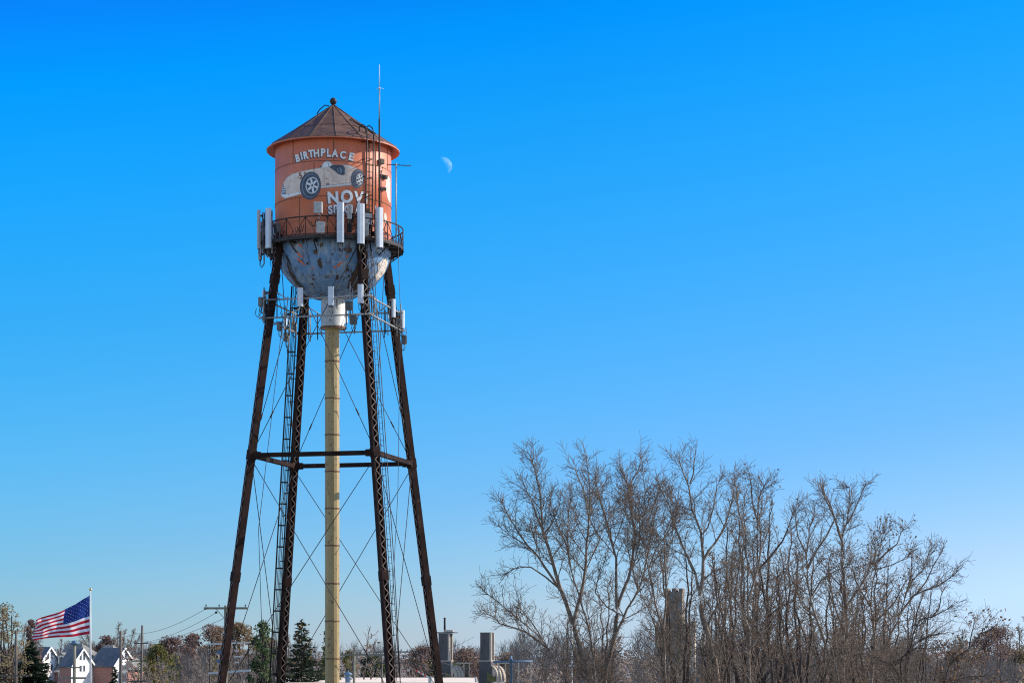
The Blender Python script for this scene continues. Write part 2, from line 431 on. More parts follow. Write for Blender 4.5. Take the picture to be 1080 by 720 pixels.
def stroke(x0, y0, x1, y1, wdt):
    d = Vector((x1-x0, y1-y0)).normalized()*wdt/2
    return zl([(x0-d.y,y0+d.x),(x1-d.y,y1+d.x),(x1+d.y,y1-d.x),(x0+d.y,y0-d.x)])
# 0 cream 1 line 2 navy 3 slate 4 silver 5 number 6 white
body = [(60,505),(95,531),(130,522),(240,492),(300,472),(435,434),(560,421),(720,405),(760,380),(800,300),(792,258),(760,240),(700,220),(650,215),(600,222),(545,215),(520,238),(440,242),(400,250),(300,268),(230,283),(160,304),(110,342),(82,390),(75,440),(56,490)]
body2 = [(x + (-5 if x < 200 else 0), y + (6 if y > 380 else -4)) for x, y in body]
pl = [(zl(body2),1,.014), (zl(body),0,.018),
      (zl([(56,492),(95,531),(240,492),(300,472),(300,462),(180,486),(100,500)]),6,.021),
      (zl([(435,420),(560,408),(722,388),(722,404),(560,420),(435,434)]),4,.021),
      (stroke(435,418,722,386,5),1,.024), (stroke(465,246,467,395,4),1,.021), (stroke(470,345,510,345,7),1,.021), (stroke(485,400,515,398,12),2,.021),
      (stroke(240,300,245,350,3),1,.021), (stroke(300,272,400,262,6),6,.021), (stroke(110,350,240,300,5),6,.021),
      (zl([(78,400),(104,452),(102,495),(64,497),(62,450)]),3,.021),
      (stroke(66,452,100,452,6),6,.025), (stroke(68,430,94,430,6),6,.025), (stroke(65,474,101,474,6),6,.025),
      (zl([(60,497),(104,496),(96,528),(72,520)]),6,.023),
      (zl([(440,242),(452,208),(472,188),(497,178),(522,186),(548,214),(520,240)]),4,.023),
      (zl([(458,236),(466,212),(484,196),(502,190),(516,198),(532,216),(514,234)]),6,.026), (stroke(500,182,512,236,5),3,.029),
      (zl([(515,235),(545,217),(600,216),(650,220),(668,250),(665,302),(640,314),(600,302),(565,272)]),2,.024),
      (zl([(588,246),(626,240),(640,268),(634,296),(606,292),(592,270)]),3,.028), (stroke(604,250,612,286,10),2,.032), (stroke(655,228,660,300,6),3,.028),
      (stroke(425,238,440,228,10),2,.024), (zl([(680,222),(720,228),(735,246),(700,240)]),6,.022),
      (stroke(250,350,258,312,0.1+10),5,.0245)]
# number on the bonnet
for ch, x, y, h, ww, rt in (('5',243,318,62,30,-14), ('0',286,300,34,22,-14)):
    cx, cy = zz(x, y); pl.append((glyph(ch, cx, cy, h/9, ww/9, rt, .03), 5, .0235))
pl = [p for p in pl if not (isinstance(p[0], list) and p[1] == 5)]
for cx, cy, rx, ry, hx, hy, hrx, hry, tl in ((336,413,99,133,353,410,62,80,8), (784,346,62,93,803,352,33,54,6)):
    k = rx/99
    pl += [(ell(cx,cy,rx,ry,tl),2,.028), (ell(cx+4*k,cy,rx*.86,ry*.86,tl),3,.031), (ell(cx+7*k,cy,rx*.80,ry*.80,tl),2,.034),
           (ell(hx,hy,hrx,hry,tl),4,.037), (ell(hx,hy,hrx*.86,hry*.88,tl),3,.040), (ell(hx,hy,hrx*.78,hry*.80,tl),2,.043)]
    for q in range(6):
        t = R(q*60+18)
        pl.append((stroke(hx+hrx*.2*math.cos(t), hy+hry*.2*math.sin(t), hx+hrx*.80*math.cos(t), hy+hry*.82*math.sin(t), 19*k), 6, .046))
    pl += [(ell(hx,hy,hrx*.30,hry*.30,tl),4,.049), (ell(hx,hy,hrx*.14,hry*.14,tl),2,.052)]
paint_mesh('painted_car', pl, [M['cream'],M['cshade'],M['navy'],M['slate'],M['silver'],M['number'],M['lwhite']], tank)
# peeled primer on the sunny side
paint_mesh('peeled_patch', [([(407.5,188),(410,186),(411.6,190),(411.8,214),(409.5,212),(408,204),(406.5,198)],0,.02), ([(405,226),(407,224),(408,231),(406,236)],0,.02)], M['patch'], tank)

# roof: sixteen sheet cone with rim, finial, hatch handrails
RE = 70*S; NF = 16
mb = MB()
ph = R(7)
mb.lathe([(RE-.02, z_eave-.02), (RE+.01, z_eave-.01), (RE+.01, z_eave+.03), (RE*.62, zp(141.5)), (RE*.3, zp(125.5)), (.10, zp(111.5)), (.0, zp(111))], NF, (TX,TD,0), 0, False, ph)
roof = mb.build('roof', M['roof'], tower)
mb = MB(); mb.lathe([(TR-.02, z_eave+.16), (RE-.06, z_eave-.07), (RE, z_eave-.06), (RE, z_eave+.0)], NF*3, (TX,TD,0), 0, False, ph)
mb.build('soffit', M['tank'], roof)
mb = MB()
for j in range(NF):
    t = 2*math.pi*j/NF + ph
    e = Vector((math.cos(t), math.sin(t), 0))
    mb.tube([Vector((TX,TD,0)) + e*r + Vector((0,0,z+.015)) for r, z in ((RE, z_eave+.03), (RE*.62, zp(141.5)), (RE*.3, zp(125.5)), (.1, zp(111.5)))], .016, 4)
mb.lathe([(RE*.62, zp(141.5)+.0), (RE*.62+.02, zp(141.5)+.02), (RE*.60, zp(141.0)+.03)], NF, (TX,TD,0), 0, False, ph)
mb.build('seam', M['roof'], roof)
mb = MB()
mb.lathe([(.13, zp(112.5)), (.13, zp(111)), (.06, zp(110.6)), (.06, zp(109.5))] + [(.205*math.cos(R(q)), zp(107)+.205*math.sin(R(q))) for q in range(-80, 91, 17)], 20, (TX,TD,0))
mb.build('finial', M['dsteel'], roof)
mb = MB(); mb.tube([pol(-95, .25, zp(111.6)), pol(-90, .5, zp(112)+.05), pol(-88, .8, zp(117)+.05), pol(-88, .95, zp(120.5))], .035, 5); mb.build('roof_rod', M['dsteel'], roof)
mb = MB(); mb.tube([pol(40, RE*.45, zp(133)+.1), pol(44, RE*.7, zp(146)+.22), pol(48, RE*.92, zp(156)+.25)], .03, 5); mb.build('roof_rod', M['dsteel'], roof)
mb = MB(); mb.tube([pol(33, RE*.5, zp(135)+.1), pol(38, RE*.75, zp(147)+.2), pol(45, RE*.95, zp(157)+.22)], .03, 5); mb.build('roof_rod', M['dsteel'], roof)

# bowl
mb = MB()
bd = 58.5*S
mb.lathe([(TR*.999*math.cos(R(q)), z_bowl - bd*math.sin(R(q))) for q in range(90, -1, -5)], 96, (TX,TD,0))
bowl = mb.build('bowl', M['bowl'], tower)
mb = MB()
for k in range(12):
    a = k*30 + 8
    mb.tube([pol(a, TR*.999*math.cos(R(q))+.012, z_bowl - bd*math.sin(R(q))) for q in range(2, 80, 6)], .03, 4)
mb.lathe([(TR*.36, z_bowl-bd*.935-.03), (TR*.37, z_bowl-bd*.93-.03), (TR*.37, z_bowl-bd*.93+.03)], 60, (TX,TD,0))
mb.build('bowl_seam', M['bowl'], bowl)
def on_bowl(px, py, off):
    # ray against the half-ellipsoid
    d = Vector(((px-CXP)/F, 1, (HY-py)/F)); o = Vector((0,0,HC)) - Vector((TX,TD,z_bowl))
    k = (TR+off)/(bd+off)
    d2 = Vector((d.x, d.y, d.z*k)); o2 = Vector((o.x, o.y, o.z*k))
    a, b, c = d2.dot(d2), 2*o2.dot(d2), o2.dot(o2) - (TR+off)**2
    dd = b*b-4*a*c
    t = (-b-math.sqrt(max(dd,0)))/(2*a)
    return Vector((0,0,HC)) + d*t
def bz(x, y): return (260 + x/5.14, 240 + y/5.14)
def bstroke(x0,y0,x1,y1,wd):
    d = Vector((x1-x0, y1-y0)).normalized()*wd/2
    return [bz(x0-d.y,y0+d.x), bz((x0+x1)/2-d.y*1.4,(y0+y1)/2+d.x*1.4), bz(x1-d.y*.6,y1+d.x*.6), bz(x1+d.y*.6,y1-d.x*.6), bz((x0+x1)/2+d.y*1.4,(y0+y1)/2-d.x*1.4), bz(x0+d.y,y0-d.x)]
for q in ((283,85,300,108,7),(272,133,306,166,7),(276,166,318,206,7),(472,220,524,184,8),(540,160,552,150,8),(352,226,362,218,6)):
    paint_mesh('graffiti', [(bstroke(*q),0,.02)], M['graffiti'], bowl, on_bowl)

# dark brown patch running down beside the right front leg
M['brown_patch'] = varied('dark_brown_patch', (.035,.020,.016), (.085,.045,.03), 4, .8)
paint_mesh('dark_brown_patch', [([(384,262),(388,266),(387,276),(384,284),(383,293),(379,300),(376,307),(372,310),(370,308),(373,301),(374,294),(371,296),(369,303),(366,305),(368,296),(373,288),(376,280),(378,272),(381,266)],0,.02)], M['brown_patch'], bowl, on_bowl)
paint_mesh('dark_brown_patch', [([(302,268),(305,274),(307,283),(311,291),(317,299),(322,306),(318,305),(311,298),(306,290),(303,281)],0,.02)], M['brown_patch'], bowl, on_bowl)
paint_mesh('peeled_patch', [([(399,279),(404,273),(408,272),(409,278),(406,287),(401,293),(397,296),(396,290),(399,285)],0,.02)], M['patch'], bowl, on_bowl)
# balcony: floor ring, brackets, lattice railing
RB = 74*S
mb = MB()
mb.lathe([(TR-.02, z_floor-.02), (TR+.02, z_floor-.08), (RB-.03, z_floor-.08), (RB, z_floor-.15), (RB+.02, z_floor-.15), (RB+.02, z_floor+.03), (RB, z_floor+.03), (RB-.03, z_floor), (TR-.02, z_floor)], 72, (TX,TD,0), 0, False)
balcony = mb.build('balcony', M['dsteel'], tower)
for k in range(16):
    a = k*22.5 + 11; mb = MB()
    mb.beam(pol(a, TR-.02, z_floor-.2), pol(a, RB, z_floor-.2), .07, .13)
    mb.beam(pol(a, TR-.05, z_floor-.75), pol(a, RB-.1, z_floor-.24), .06, .06)
    mb.build('bracket', M['dsteel'], balcony)
mb = MB()
def ring(mb, r, z, rad, n=72, a0=0, a1=360):
    mb.tube([pol(a0+(a1-a0)*i/n, r, z) for i in range(n+1)], rad, 6, cap=False)
ring(mb, RB-.02, z_floor+1.08, .04); ring(mb, RB-.02, z_floor+.10, .03)
NP = 20
for k in range(NP):
    a = k*360/NP; b = a + 180/NP; c = a + 360/NP
    mb.tube([pol(a, RB-.02, z_floor), pol(a, RB-.02, z_floor+1.08)], .028, 5)
    mb.tube([pol(a, RB-.02, z_floor+1.08), pol(b, RB-.02, z_floor+.1), pol(c, RB-.02, z_floor+1.08)], .022, 4)
mb.build('railing', M['dsteel'], balcony)

# tank ladder, conduits
aL = 37
def ladder(mb, p0, p1, side, half, pitch, rr, rrung, n=2):
    p0, p1, side = Vector(p0), Vector(p1), Vector(side).normalized()
    for s in (-1, 1): mb.tube([p0 + side*half*s, p1 + side*half*s], rr, 5)
    Ln = (p1-p0).length; k = int(Ln/pitch)
    for i in range(1, k):
        c = p0.lerp(p1, i/k); mb.tube([c - side*half, c + side*half], rrung, 4)
mb = MB()
tl = Vector((math.cos(R(aL)), math.sin(R(aL)), 0))
ladder(mb, pol(aL, TR+.35, z_floor), pol(aL, RE+.05, z_eave+.02), tl, .22, .36, .042, .018)
for s in (-1, 1):
    b = pol(aL, RE+.05, z_eave+.02) + tl*.22*s
    back = pol(aL, RE-.75, z_eave+.30) + tl*.22*s
    mb.tube([b, b+Vector((0,0,.34))] + [(b+back)/2 + (b-back)/2*math.cos(R(q)) + Vector((0,0,.34+.34*math.sin(R(q)))) for q in range(15,180,15)] + [back + Vector((0,0,.2)), back - Vector((0,0,.15))], .035, 5)
for i in range(6):
    z = z_floor + .5 + i*1.0
    for s in (-1, 1): mb.tube([pol(aL, TR, z) + tl*.22*s, pol(aL, TR+.35, z) + tl*.22*s], .03, 4)
mb.build('tank_ladder', M['dsteel'], tower)
for da, off in ((3.5, .07), (16, .08)):
    mb = MB(); mb.tube([pol(aL+da, TR+off+.05, z_floor-.2), pol(aL+da, TR+off+.05, z_eave+.1)], .04, 6); mb.build('conduit', M['rust'], tower)
mb = MB(); mb.tube([pol(aL-8, TR+.14, zp(247)), pol(aL-12, TR+.16, zp(232)), pol(aL-3, TR+.14, zp(222)), pol(aL+4, TR+.1, zp(216))], .03, 5); mb.build('conduit', M['rust'], tower)
mb = MB(); mb.tube([pol(20, TR+.1, zp(252)), pol(35, TR+.12, zp(243)), pol(55, TR+.12, zp(246)), pol(70, TR+.1, zp(252))], .03, 5); mb.build('conduit', M['rust'], tower)
mb = MB(); mb.obox(pol(38, TR+.1, zp(236)), Vector((.14,.08,0)), Vector((-.05,.1,0)), Vector((0,0,.3))); mb.build('junction_box', M['dsteel'], tower)
mb = MB(); mb.obox(pol(60, TR+.1, zp(206)), Vector((.14,.1,0)), Vector((-.05,.1,0)), Vector((0,0,.08))); mb.build('junction_box', M['dsteel'], tower)
mb = MB(); mb.obox(pol(58, TR+.1, zp(178)), Vector((.10,.1,0)), Vector((-.05,.08,0)), Vector((0,0,.14))); mb.build('junction_box', M['dsteel'], tower)
mb = MB(); mb.obox(pol(62, TR+.06, zp(193)), Vector((.18,.16,0)), Vector((-.05,.08,0)), Vector((0,0,.10))); mb.build('junction_box', M['dsteel'], tower)

# riser pipe with collar and joint bands
mb = MB()
RR = 7.6*S
mb.lathe([(RR, 0), (RR, zp(345))], 14, (TX-.06,TD,0), 0, False, R(6))
riser = mb.build('riser_pipe', M['riser'], tower)
for y in (381, 420, 458.5, 497, 536, 575, 615, 654.5, 694, 733):
    mb = MB(); mb.lathe([(RR, zp(y)-.045), (RR+.022, zp(y)-.045), (RR+.022, zp(y)+.03), (RR, zp(y)+.03)], 14, (TX-.06,TD,0), 0, False, R(6))
    mb.build('joint_band', M['rust'], riser)
mb = MB()
mb.lathe([(RR-.05, zp(346.5)), (13.2*S, zp(346.5)), (13.2*S, zp(344)), (12.9*S, zp(343.5)), (12.9*S, zp(316)), (10*S, zp(313))], 24, (TX,TD,0), 0, True)
mb.build('collar', M['collar'], riser)
mb = MB()
mb.lathe([(13.25*S, zp(347)), (13.25*S+.03, zp(347)), (13.25*S+.03, zp(345)), (13.25*S, zp(345))], 24, (TX,TD,0), 0, False)
mb.build('collar_rim', M['rust'], riser)

# legs: laced box columns
PHI = -58.5                                    # direction of the left front leg from 'towards camera'
LEGA = [PHI, PHI+90, PHI+180, PHI+270]         # A front left, C front right, D back right, B back left
def legR(py): return (61.6 + .1435*(py-257))*S
def leg_at(i, py, dr=0.0): return pol(LEGA[i], legR(py)+dr, zp(py))
YG = HY + HC/S
for i in range(4):
    mb = MB()
    er = pol(LEGA[i], 1, 0) - pol(LEGA[i], 0, 0); et = Vector((-er.y, er.x, 0))
    p0, p1 = leg_at(i, 254), leg_at(i, YG)
    ax = (p1-p0).normalized(); er2 = (er - ax*er.dot(ax)).normalized()
    W = .37
    for s in (-1, 1):
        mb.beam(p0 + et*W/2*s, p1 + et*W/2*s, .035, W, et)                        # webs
        for r_ in (-1, 1):
            off = et*(W/2-.055)*s + er2*(W/2-.012)*r_
            mb.beam(p0+off, p1+off, .08, .026, et)                                # flanges
    Ln = (p1-p0).length; pitch = .30; n = int(Ln/pitch)
    for r_ in (-1, 1):
        for k in range(n):
            sgn = 1 if k % 2 else -1
            a = p0 + ax*(k*Ln/n) + et*(W/2-.05)*sgn + er2*(W/2+.012)*r_
            b = p0 + ax*((k+1)*Ln/n) - et*(W/2-.05)*sgn + er2*(W/2+.012)*r_
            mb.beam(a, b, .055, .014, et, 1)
    for y in (300, 484, 610, 731):
        c = leg_at(i, y)
        mb.obox(c, et*(W/2+.03), er2*(W/2+.04), ax*.28)
    mb.obox(Vector((p1.x, p1.y, .15)), et*.6, er*.6, Vector((0,0,.15)))
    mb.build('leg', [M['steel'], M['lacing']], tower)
# girders between the legs, and gussets
for i in range(4):
    j = (i+1) % 4
    for y in (484.5, 733):
        a, b = leg_at(i, y), leg_at(j, y)
        d = (b-a).normalized(); a, b = a + d*.2, b - d*.2
        nrm = Vector((d.y, -d.x, 0))
        mb = MB()
        for s in (-1, 1): mb.beam(a + nrm*.10*s, b + nrm*.10*s, .03, .22, nrm)
        mb.beam(a + Vector((0,0,.112)), b + Vector((0,0,.112)), .26, .022, nrm); mb.beam(a - Vector((0,0,.112)), b - Vector((0,0,.112)), .26, .022, nrm)
        for e, q in ((a, 1), (b, -1)):
            mb.obox(e + d*.14*q, d*.20, nrm*.125, Vector((0,0,.19)))
        mb.build('girder', M['steel'], tower)
# crossed tie rods on every face
for i in range(4):
    j = (i+1) % 4
    for yt, yb in ((262, 482), (488, 731)):
        for u, v in ((i, j), (j, i)):
            a, b = leg_at(u, yt), leg_at(v, yb)
            mb = MB()
            off = ((a+b)/2 - Vector((TX,TD,((a+b)/2).z))).normalized()*(.03 if u == i else -.03)
            m = a.lerp(b, .5)
            mb.tube([a+off, a.lerp(b,.25)+off, m+off, a.lerp(b,.75)+off, b+off], .023, 5)
            c = a.lerp(b, .82) + off; d = (b-a).normalized()
            mb.tube([c - d*.2, c + d*.2], .045, 5)
            mb.build('tie_rod', M['dsteel'], tower)

# cable ladder on the left back leg, climbing ladder on the right front leg, drop conduits
iB, iC = 3, 1
left = Vector((-1, .0, 0))
mb = MB()
p0, p1 = leg_at(iB, 292) + left*.60, leg_at(iB, 735) + left*.60
p1.x += .12
ladder(mb, p0, p1, (1,.25,0), .22, 1.28, .030, .045)
for i in range(0, 19):
    c = p0.lerp(p1, i/18); mb.tube([c, c - left*.45], .03, 4)
mb.build('cable_ladder', M['dsteel'], tower)
for k in range(5):
    mb = MB()
    o = Vector((-.16 + .08*k, -.05 + .02*k, 0))
    mb.tube([p0.lerp(p1, t/10) + o + Vector((random.uniform(-.02,.02),0,0)) for t in range(11)], .022, 5)
    mb.build('cable', M['cable'], tower)
mb = MB()
q0, q1 = leg_at(iC, 250) + Vector((.42,.1,0)), leg_at(iC, 735) + Vector((.42,.1,0))
ladder(mb, q0, q1, (.5,.85,0), .16, .33, .02, .012)
for i in range(0, 16):
    c = q0.lerp(q1, i/15); mb.tube([c, c - Vector((.3,.1,0))], .025, 4)
mb.build('leg_ladder', M['dsteel'], tower)
mb = MB(); mb.tube([pol(aL+4, TR+.12, z_floor), pol(44, TR+.3, zp(290)), leg_at(iC, 335)+Vector((.62,.3,0)), leg_at(iC, 600)+Vector((.62,.2,0)), leg_at(iC, 735)+Vector((.50,.2,0))], .025, 5); mb.build('hanging_cable', M['cable'], tower)
mb = MB(); mb.tube([pol(70, RB, z_floor), pol(80, RB*.98, zp(330)), pol(70, RB*1.0, zp(520)), pol(50, RB*1.05, zp(735))], .015, 4); mb.build('hanging_cable', M['cable'], tower)
mb = MB(); mb.tube([pol(-60, RB, z_floor), leg_at(0, 340)+Vector((.7,.5,0)), leg_at(0, 560)+Vector((.85,.8,0)), leg_at(0, 735)+Vector((2.4,1,0))], .018, 4); mb.build('hanging_cable', M['cable'], tower)
mb = MB(); mb.tube([pol(-12, RR+.25, zp(352)), pol(-20, RR+.30, zp(365)), pol(-8, RR+.05, zp(390)), pol(4, RR+.04, zp(405)), pol(16, RR+.10, zp(420))], .016, 4); mb.build('hanging_cable', M['cable'], tower)
# antenna frame: two square pipe rails outside the legs
def fcorner(i, y, out=.42): return pol(LEGA[i], legR(y)+out, zp(y))
mb = MB()
for y in (323, 342):
    for i in range(4):
        a, b = fcorner(i, y), fcorner((i+1)%4, y)
        d = (b-a).normalized()
        mb.tube([a - d*.25, b + d*.25], .05, 6)
        mb.tube([a, pol(LEGA[i], legR(y)-.1, zp(y))], .045, 6)
for i in range(4):
    for t in (0.0, .22, .5, .78, 1.0):
        a = fcorner(i, 320).lerp(fcorner((i+1)%4, 320), t); b = fcorner(i, 345).lerp(fcorner((i+1)%4, 345), t)
        if t in (.5,): continue
        mb.tube([a, b], .03, 5)
for i in range(4):
    a, b = fcorner(i, 323), fcorner((i+1)%4, 323)
    mb.tube([leg_at(i, 312), a.lerp(b, .22)], .03, 5); mb.tube([leg_at((i+1)%4, 312), a.lerp(b, .78)], .03, 5)
mb.build('antenna_frame', M['galv'], tower)
rc = random.Random(5)
for q in range(34):
    i = rc.choice((0,0,1,1,2,3,3,3)); tt = rc.choice((rc.uniform(-.05,.25), rc.uniform(.75,1.05), rc.uniform(0,1)))
    a = fcorner(i, rc.uniform(321,341)).lerp(fcorner((i+1)%4, rc.uniform(321,341)), tt) + Vector((0,-.08,0))
    w_, h_ = rc.uniform(-.35,.35), rc.uniform(.25,.75)
    mb = MB(); mb.tube([a, a+Vector((w_*.3,-.08,-h_*.7)), a+Vector((w_*.8,-.05,-h_)), a+Vector((w_*1.2,.05,-h_*.6)), a+Vector((w_,.1,0))], .02, 5); mb.build('cable_loop', M['cable'], tower)
for q in range(16):
    i = rc.choice((0,1,3,3,2)); tt = rc.choice((rc.uniform(-.03,.18), rc.uniform(.82,1.03)))
    a = fcorner(i, 332).lerp(fcorner((i+1)%4, 332), tt)
    mb = MB(); mb.tube([a+Vector((0,-.06,-rc.uniform(.6,1.1))), a+Vector((0,-.06,rc.uniform(.6,1.3)))], .032, 6); mb.build('antenna_pipe', M['galv' if q % 2 else 'dsteel'], tower)
for q in range(14):
    a = pol(rc.uniform(-70,70), TR+rc.uniform(.15,.55), z_floor+rc.uniform(.1,.9))
    mb = MB(); mb.tube([a, a+Vector((.1,-.05,-.25)), a+Vector((.3,.0,-.3)), a+Vector((.4,.05,.1))], .022, 5); mb.build('cable_loop', M['cable'], tower)

rc = random.Random(9)
for q in range(15):
    a = rc.choice((rc.uniform(-80,-50), rc.uniform(5,48), rc.uniform(-112,-70), rc.uniform(-15,60)))
    p = pol(a, RB+rc.uniform(-.15,.12), z_floor)
    mb = MB(); mb.tube([p+Vector((0,0,-rc.uniform(.1,.5))), p+Vector((0,0,rc.uniform(1.1,1.9)))], .03, 6); mb.build('antenna_pipe', M['galv' if q % 3 == 0 else 'dsteel'], tower)
for q in range(16):
    a = rc.choice((rc.uniform(-88,-55), rc.uniform(8,50), rc.uniform(28,46), rc.uniform(-105,-60)))
    p = pol(a, RB-rc.uniform(.1,.35), z_floor+rc.uniform(.15,1.35)); e1 = Vector((math.cos(R(a)), math.sin(R(a)), 0)); e2 = Vector((math.sin(R(a)), -math.cos(R(a)), 0))
    mb = MB(); mb.obox(p, e1*rc.uniform(.07,.17), e2*.08, Vector((0,0,rc.uniform(.10,.26)))); mb.build('junction_box', M['dsteel' if q % 3 else 'galv'], tower)
for q in range(16):
    a = rc.choice((rc.uniform(-95,-55), rc.uniform(5,48)))
    p = pol(a, RB+.05, z_floor+rc.uniform(-.1,.9)); u = rc.uniform(.15,.45)
    mb = MB(); mb.tube([p, p+Vector((u*.3,-.1,-u*.8)), p+Vector((u,-.05,-u)), p+Vector((u*1.2,.1,u*.3))], .022, 5); mb.build('cable_loop', M['cable'], tower)
# ------------------------------------------------------------------ antennas
def make_panel(name, h, wd, dp, label, loc, rz, group, mat):
    """faces -y; stands on a pipe, origin at the panel centre"""
    t = thing(name, label, 'antenna', (0,0,0), group)
    mb = MB()
    q = wd*.22
    prof = [(-wd/2,dp*.4),(-wd/2,-dp*.25),(-wd/2+q,-dp*.6),(wd/2-q,-dp*.6),(wd/2,-dp*.25),(wd/2,dp*.4)]
    n = len(prof)
    vs = [(x,y,-h/2) for x,y in prof] + [(x,y,h/2) for x,y in prof]
    mb.add(vs, [tuple(range(n-1,-1,-1)), tuple(range(n,2*n))] + [(i,(i+1)%n,(i+1)%n+n,i+n) for i in range(n)])
    mb.build('radome', mat, t)
    mb = MB(); mb.tube([(0,dp*.4+.16,-h*.62),(0,dp*.4+.16,h*.46)], .042, 7)
    mb.build('mount_pipe', M['galv'], t)
    mb = MB()
    for z in (-h*.36, h*.36): mb.box((-.06,dp*.4,z-.05),(.06,dp*.4+.16,z+.05))
    mb.build('bracket', M['dsteel'], t)
    mb = MB()
    for x in (-wd*.28, 0, wd*.28):
        mb.tube([(x,0,-h/2),(x,0,-h/2-.10)], .03, 6)
    for x, dd in ((-wd*.28,.32), (wd*.28,.42)):
        mb.tube([(x,0,-h/2-.1),(x*1.2,.0,-h/2-.1-dd*.6),(x*.5,.08,-h/2-.1-dd),(0,.22,-h/2-.12-dd*.4),(0,.25,-h/2+.2)], .018, 5)
    mb.build('jumper_cable', M['cable'], t)
    t.location = loc; t.rotation_euler = (0,0,rz)
    return t
RA = RB + .26
big = None
GB = 'panel antennas hung round the tank balcony'
for a, y, lab, tall in (
    (10, 250, 'white panel antenna on the balcony rail below the O of the lettering', 1),
    (25.6, 250, 'white panel antenna on the balcony rail left of the tank ladder', 1),
    (42, 251.5, 'white panel antenna on the balcony rail right of the tank ladder', 1),
    (-53.5, 250, 'pale panel antenna hanging over the top of the left front leg', 1),
    (-75, 246, 'pale grey panel antenna, second from left on the balcony side', 0),
    (-97, 252, 'grey panel antenna at the far left edge of the balcony', 0),
    (-118, 246, 'grey panel antenna mostly hidden behind the left balcony radios', 0)):
    if lab.startswith(('grey', 'pale grey')):
        o = make_panel('panel_antenna', 2.2, .30, .17, lab, pol(a, RA, zp(y)), R(a), GB, M['panelgrey'])
    elif big is None:
        o = big = make_panel('panel_antenna', 2.25, .40, .2, lab, pol(a, RA, zp(y)), R(a), GB, M['panel'])
    else: o = dup(big, pol(a, RA, zp(y)), R(a), lab, GB)
GL = 'small panel antennas on the frame below the bowl'
small = None
def fr(i, t, y, out=.14):
    p = fcorner(i, y).lerp(fcorner((i+1)%4, y), t)
    d = (fcorner((i+1)%4, y) - fcorner(i, y)).normalized()
    n = Vector((d.y, -d.x, 0))
    if n.dot(p - Vector((TX,TD,p.z))) < 0: n = -n
    return p + n*out, n
for i, t, y, lab in (
    (0, .350, 322, 'short white panel antenna left of the riser collar'),
    (0, .648, 322, 'short white panel antenna in front of the riser collar'),
    (0, .935, 321, 'short white panel antenna with a shadow stripe beside the right front leg'),
    (1, .74, 323, 'short pale panel antenna in front of the back right leg'),
    (1, 1.02, 330, 'short panel antenna at the far right corner of the frame'),
    (3, .96, 322, 'slim panel antenna beside the left front leg on the lower frame'),
    (3, .35, 334, 'short panel antenna between the two left legs'),
    (2, .55, 322, 'short panel antenna on the far side of the lower frame')):
    p, n = fr(i, t, y)
    rz = math.atan2(n.x, -n.y)
    if small is None: o = small = make_panel('small_panel_antenna', 1.06, .31, .17, lab, p, rz, GL, M['panel'])
    else: o = dup(small, p, rz, lab, GL)
small['label'] = 'short white panel antenna left of the riser collar'
# radio units
GR = 'remote radio boxes on the tower'
def make_radio(name, w_, d_, h_, label, loc, rz, group=GR, mat=None):
    t = thing(name, label, 'radio unit', (0,0,0), group)
    mb = MB(); mb.box((-w_/2,-d_/2,-h_/2),(w_/2,d_/2,h_/2))
    for k in range(5): mb.box((-w_/2+.02+k*(w_-.06)/4.5,-d_/2-.03,-h_/2+.03),(-w_/2+.035+k*(w_-.06)/4.5,-d_/2,h_/2-.03))
    mb.build('housing', mat or M['radio'], t)
    mb = MB(); mb.tube([(0,d_/2+.05,-h_/2-.5),(0,d_/2+.05,h_/2+.05)], .035, 6); mb.box((-.05,d_/2,-.05),(.05,d_/2+.03,.05))
    mb.build('stand_pipe', M['galv'], t)
    mb = MB()
    for x in (-w_*.3, w_*.25): mb.tube([(x,0,-h_/2),(x*1.3,-.03,-h_/2-.22),(x*.4,.05,-h_/2-.38),(0,d_/2,-h_/2-.3)], .016, 5)
    mb.build('jumper_cable', M['cable'], t)
    t.location = loc; t.rotation_euler = (0,0,rz)
    return t
rad0 = make_radio('radio_unit', .46, .22, .62, 'square white radio box standing on the balcony left of the lettering', pol(-7, RA-.15, zp(234.5)), R(-7))
M['rdark'] = varied('radio_dark_metal', (.06,.065,.07), (.14,.145,.15), 6, .5)
rad1 = make_radio('radio_unit', .34, .2, .52, 'upper dark radio box in the left balcony cluster', pol(-64, RA-.25, zp(250)), R(-64), GR, M['rdark'])
def rad(a, y, lab, r_=RA-.25): return dup(rad0 if a > -10 else rad1, pol(a, r_, zp(y)), R(a), lab, GR)
rad(-5.2, 254.5, 'grey radio box low on the balcony directly beneath the square white one')
dup(make_radio('radio_unit', .24, .22, .80, 'slim grey green radio box between two white panel antennas', pol(17.2, RA-.2, zp(238)), R(17)), pol(32.5, RA-.4, zp(254)), R(32), 'slim radio box tucked behind the balcony rail beside the ladder')
rad(34, 243, 'radio box behind the balcony panel antenna nearest the tank ladder', RA-.4)
rad(-50, 250, 'radio box at the left tank edge behind the balcony rail', RA-.45)
rad(-84, 252, 'middle radio box in the left balcony cluster', RA-.2)
rad(-108, 250, 'rearmost radio box in the left balcony cluster', RA-.2)
rad(-70, 262, 'lowest radio box in the left balcony cluster', RA-.3)
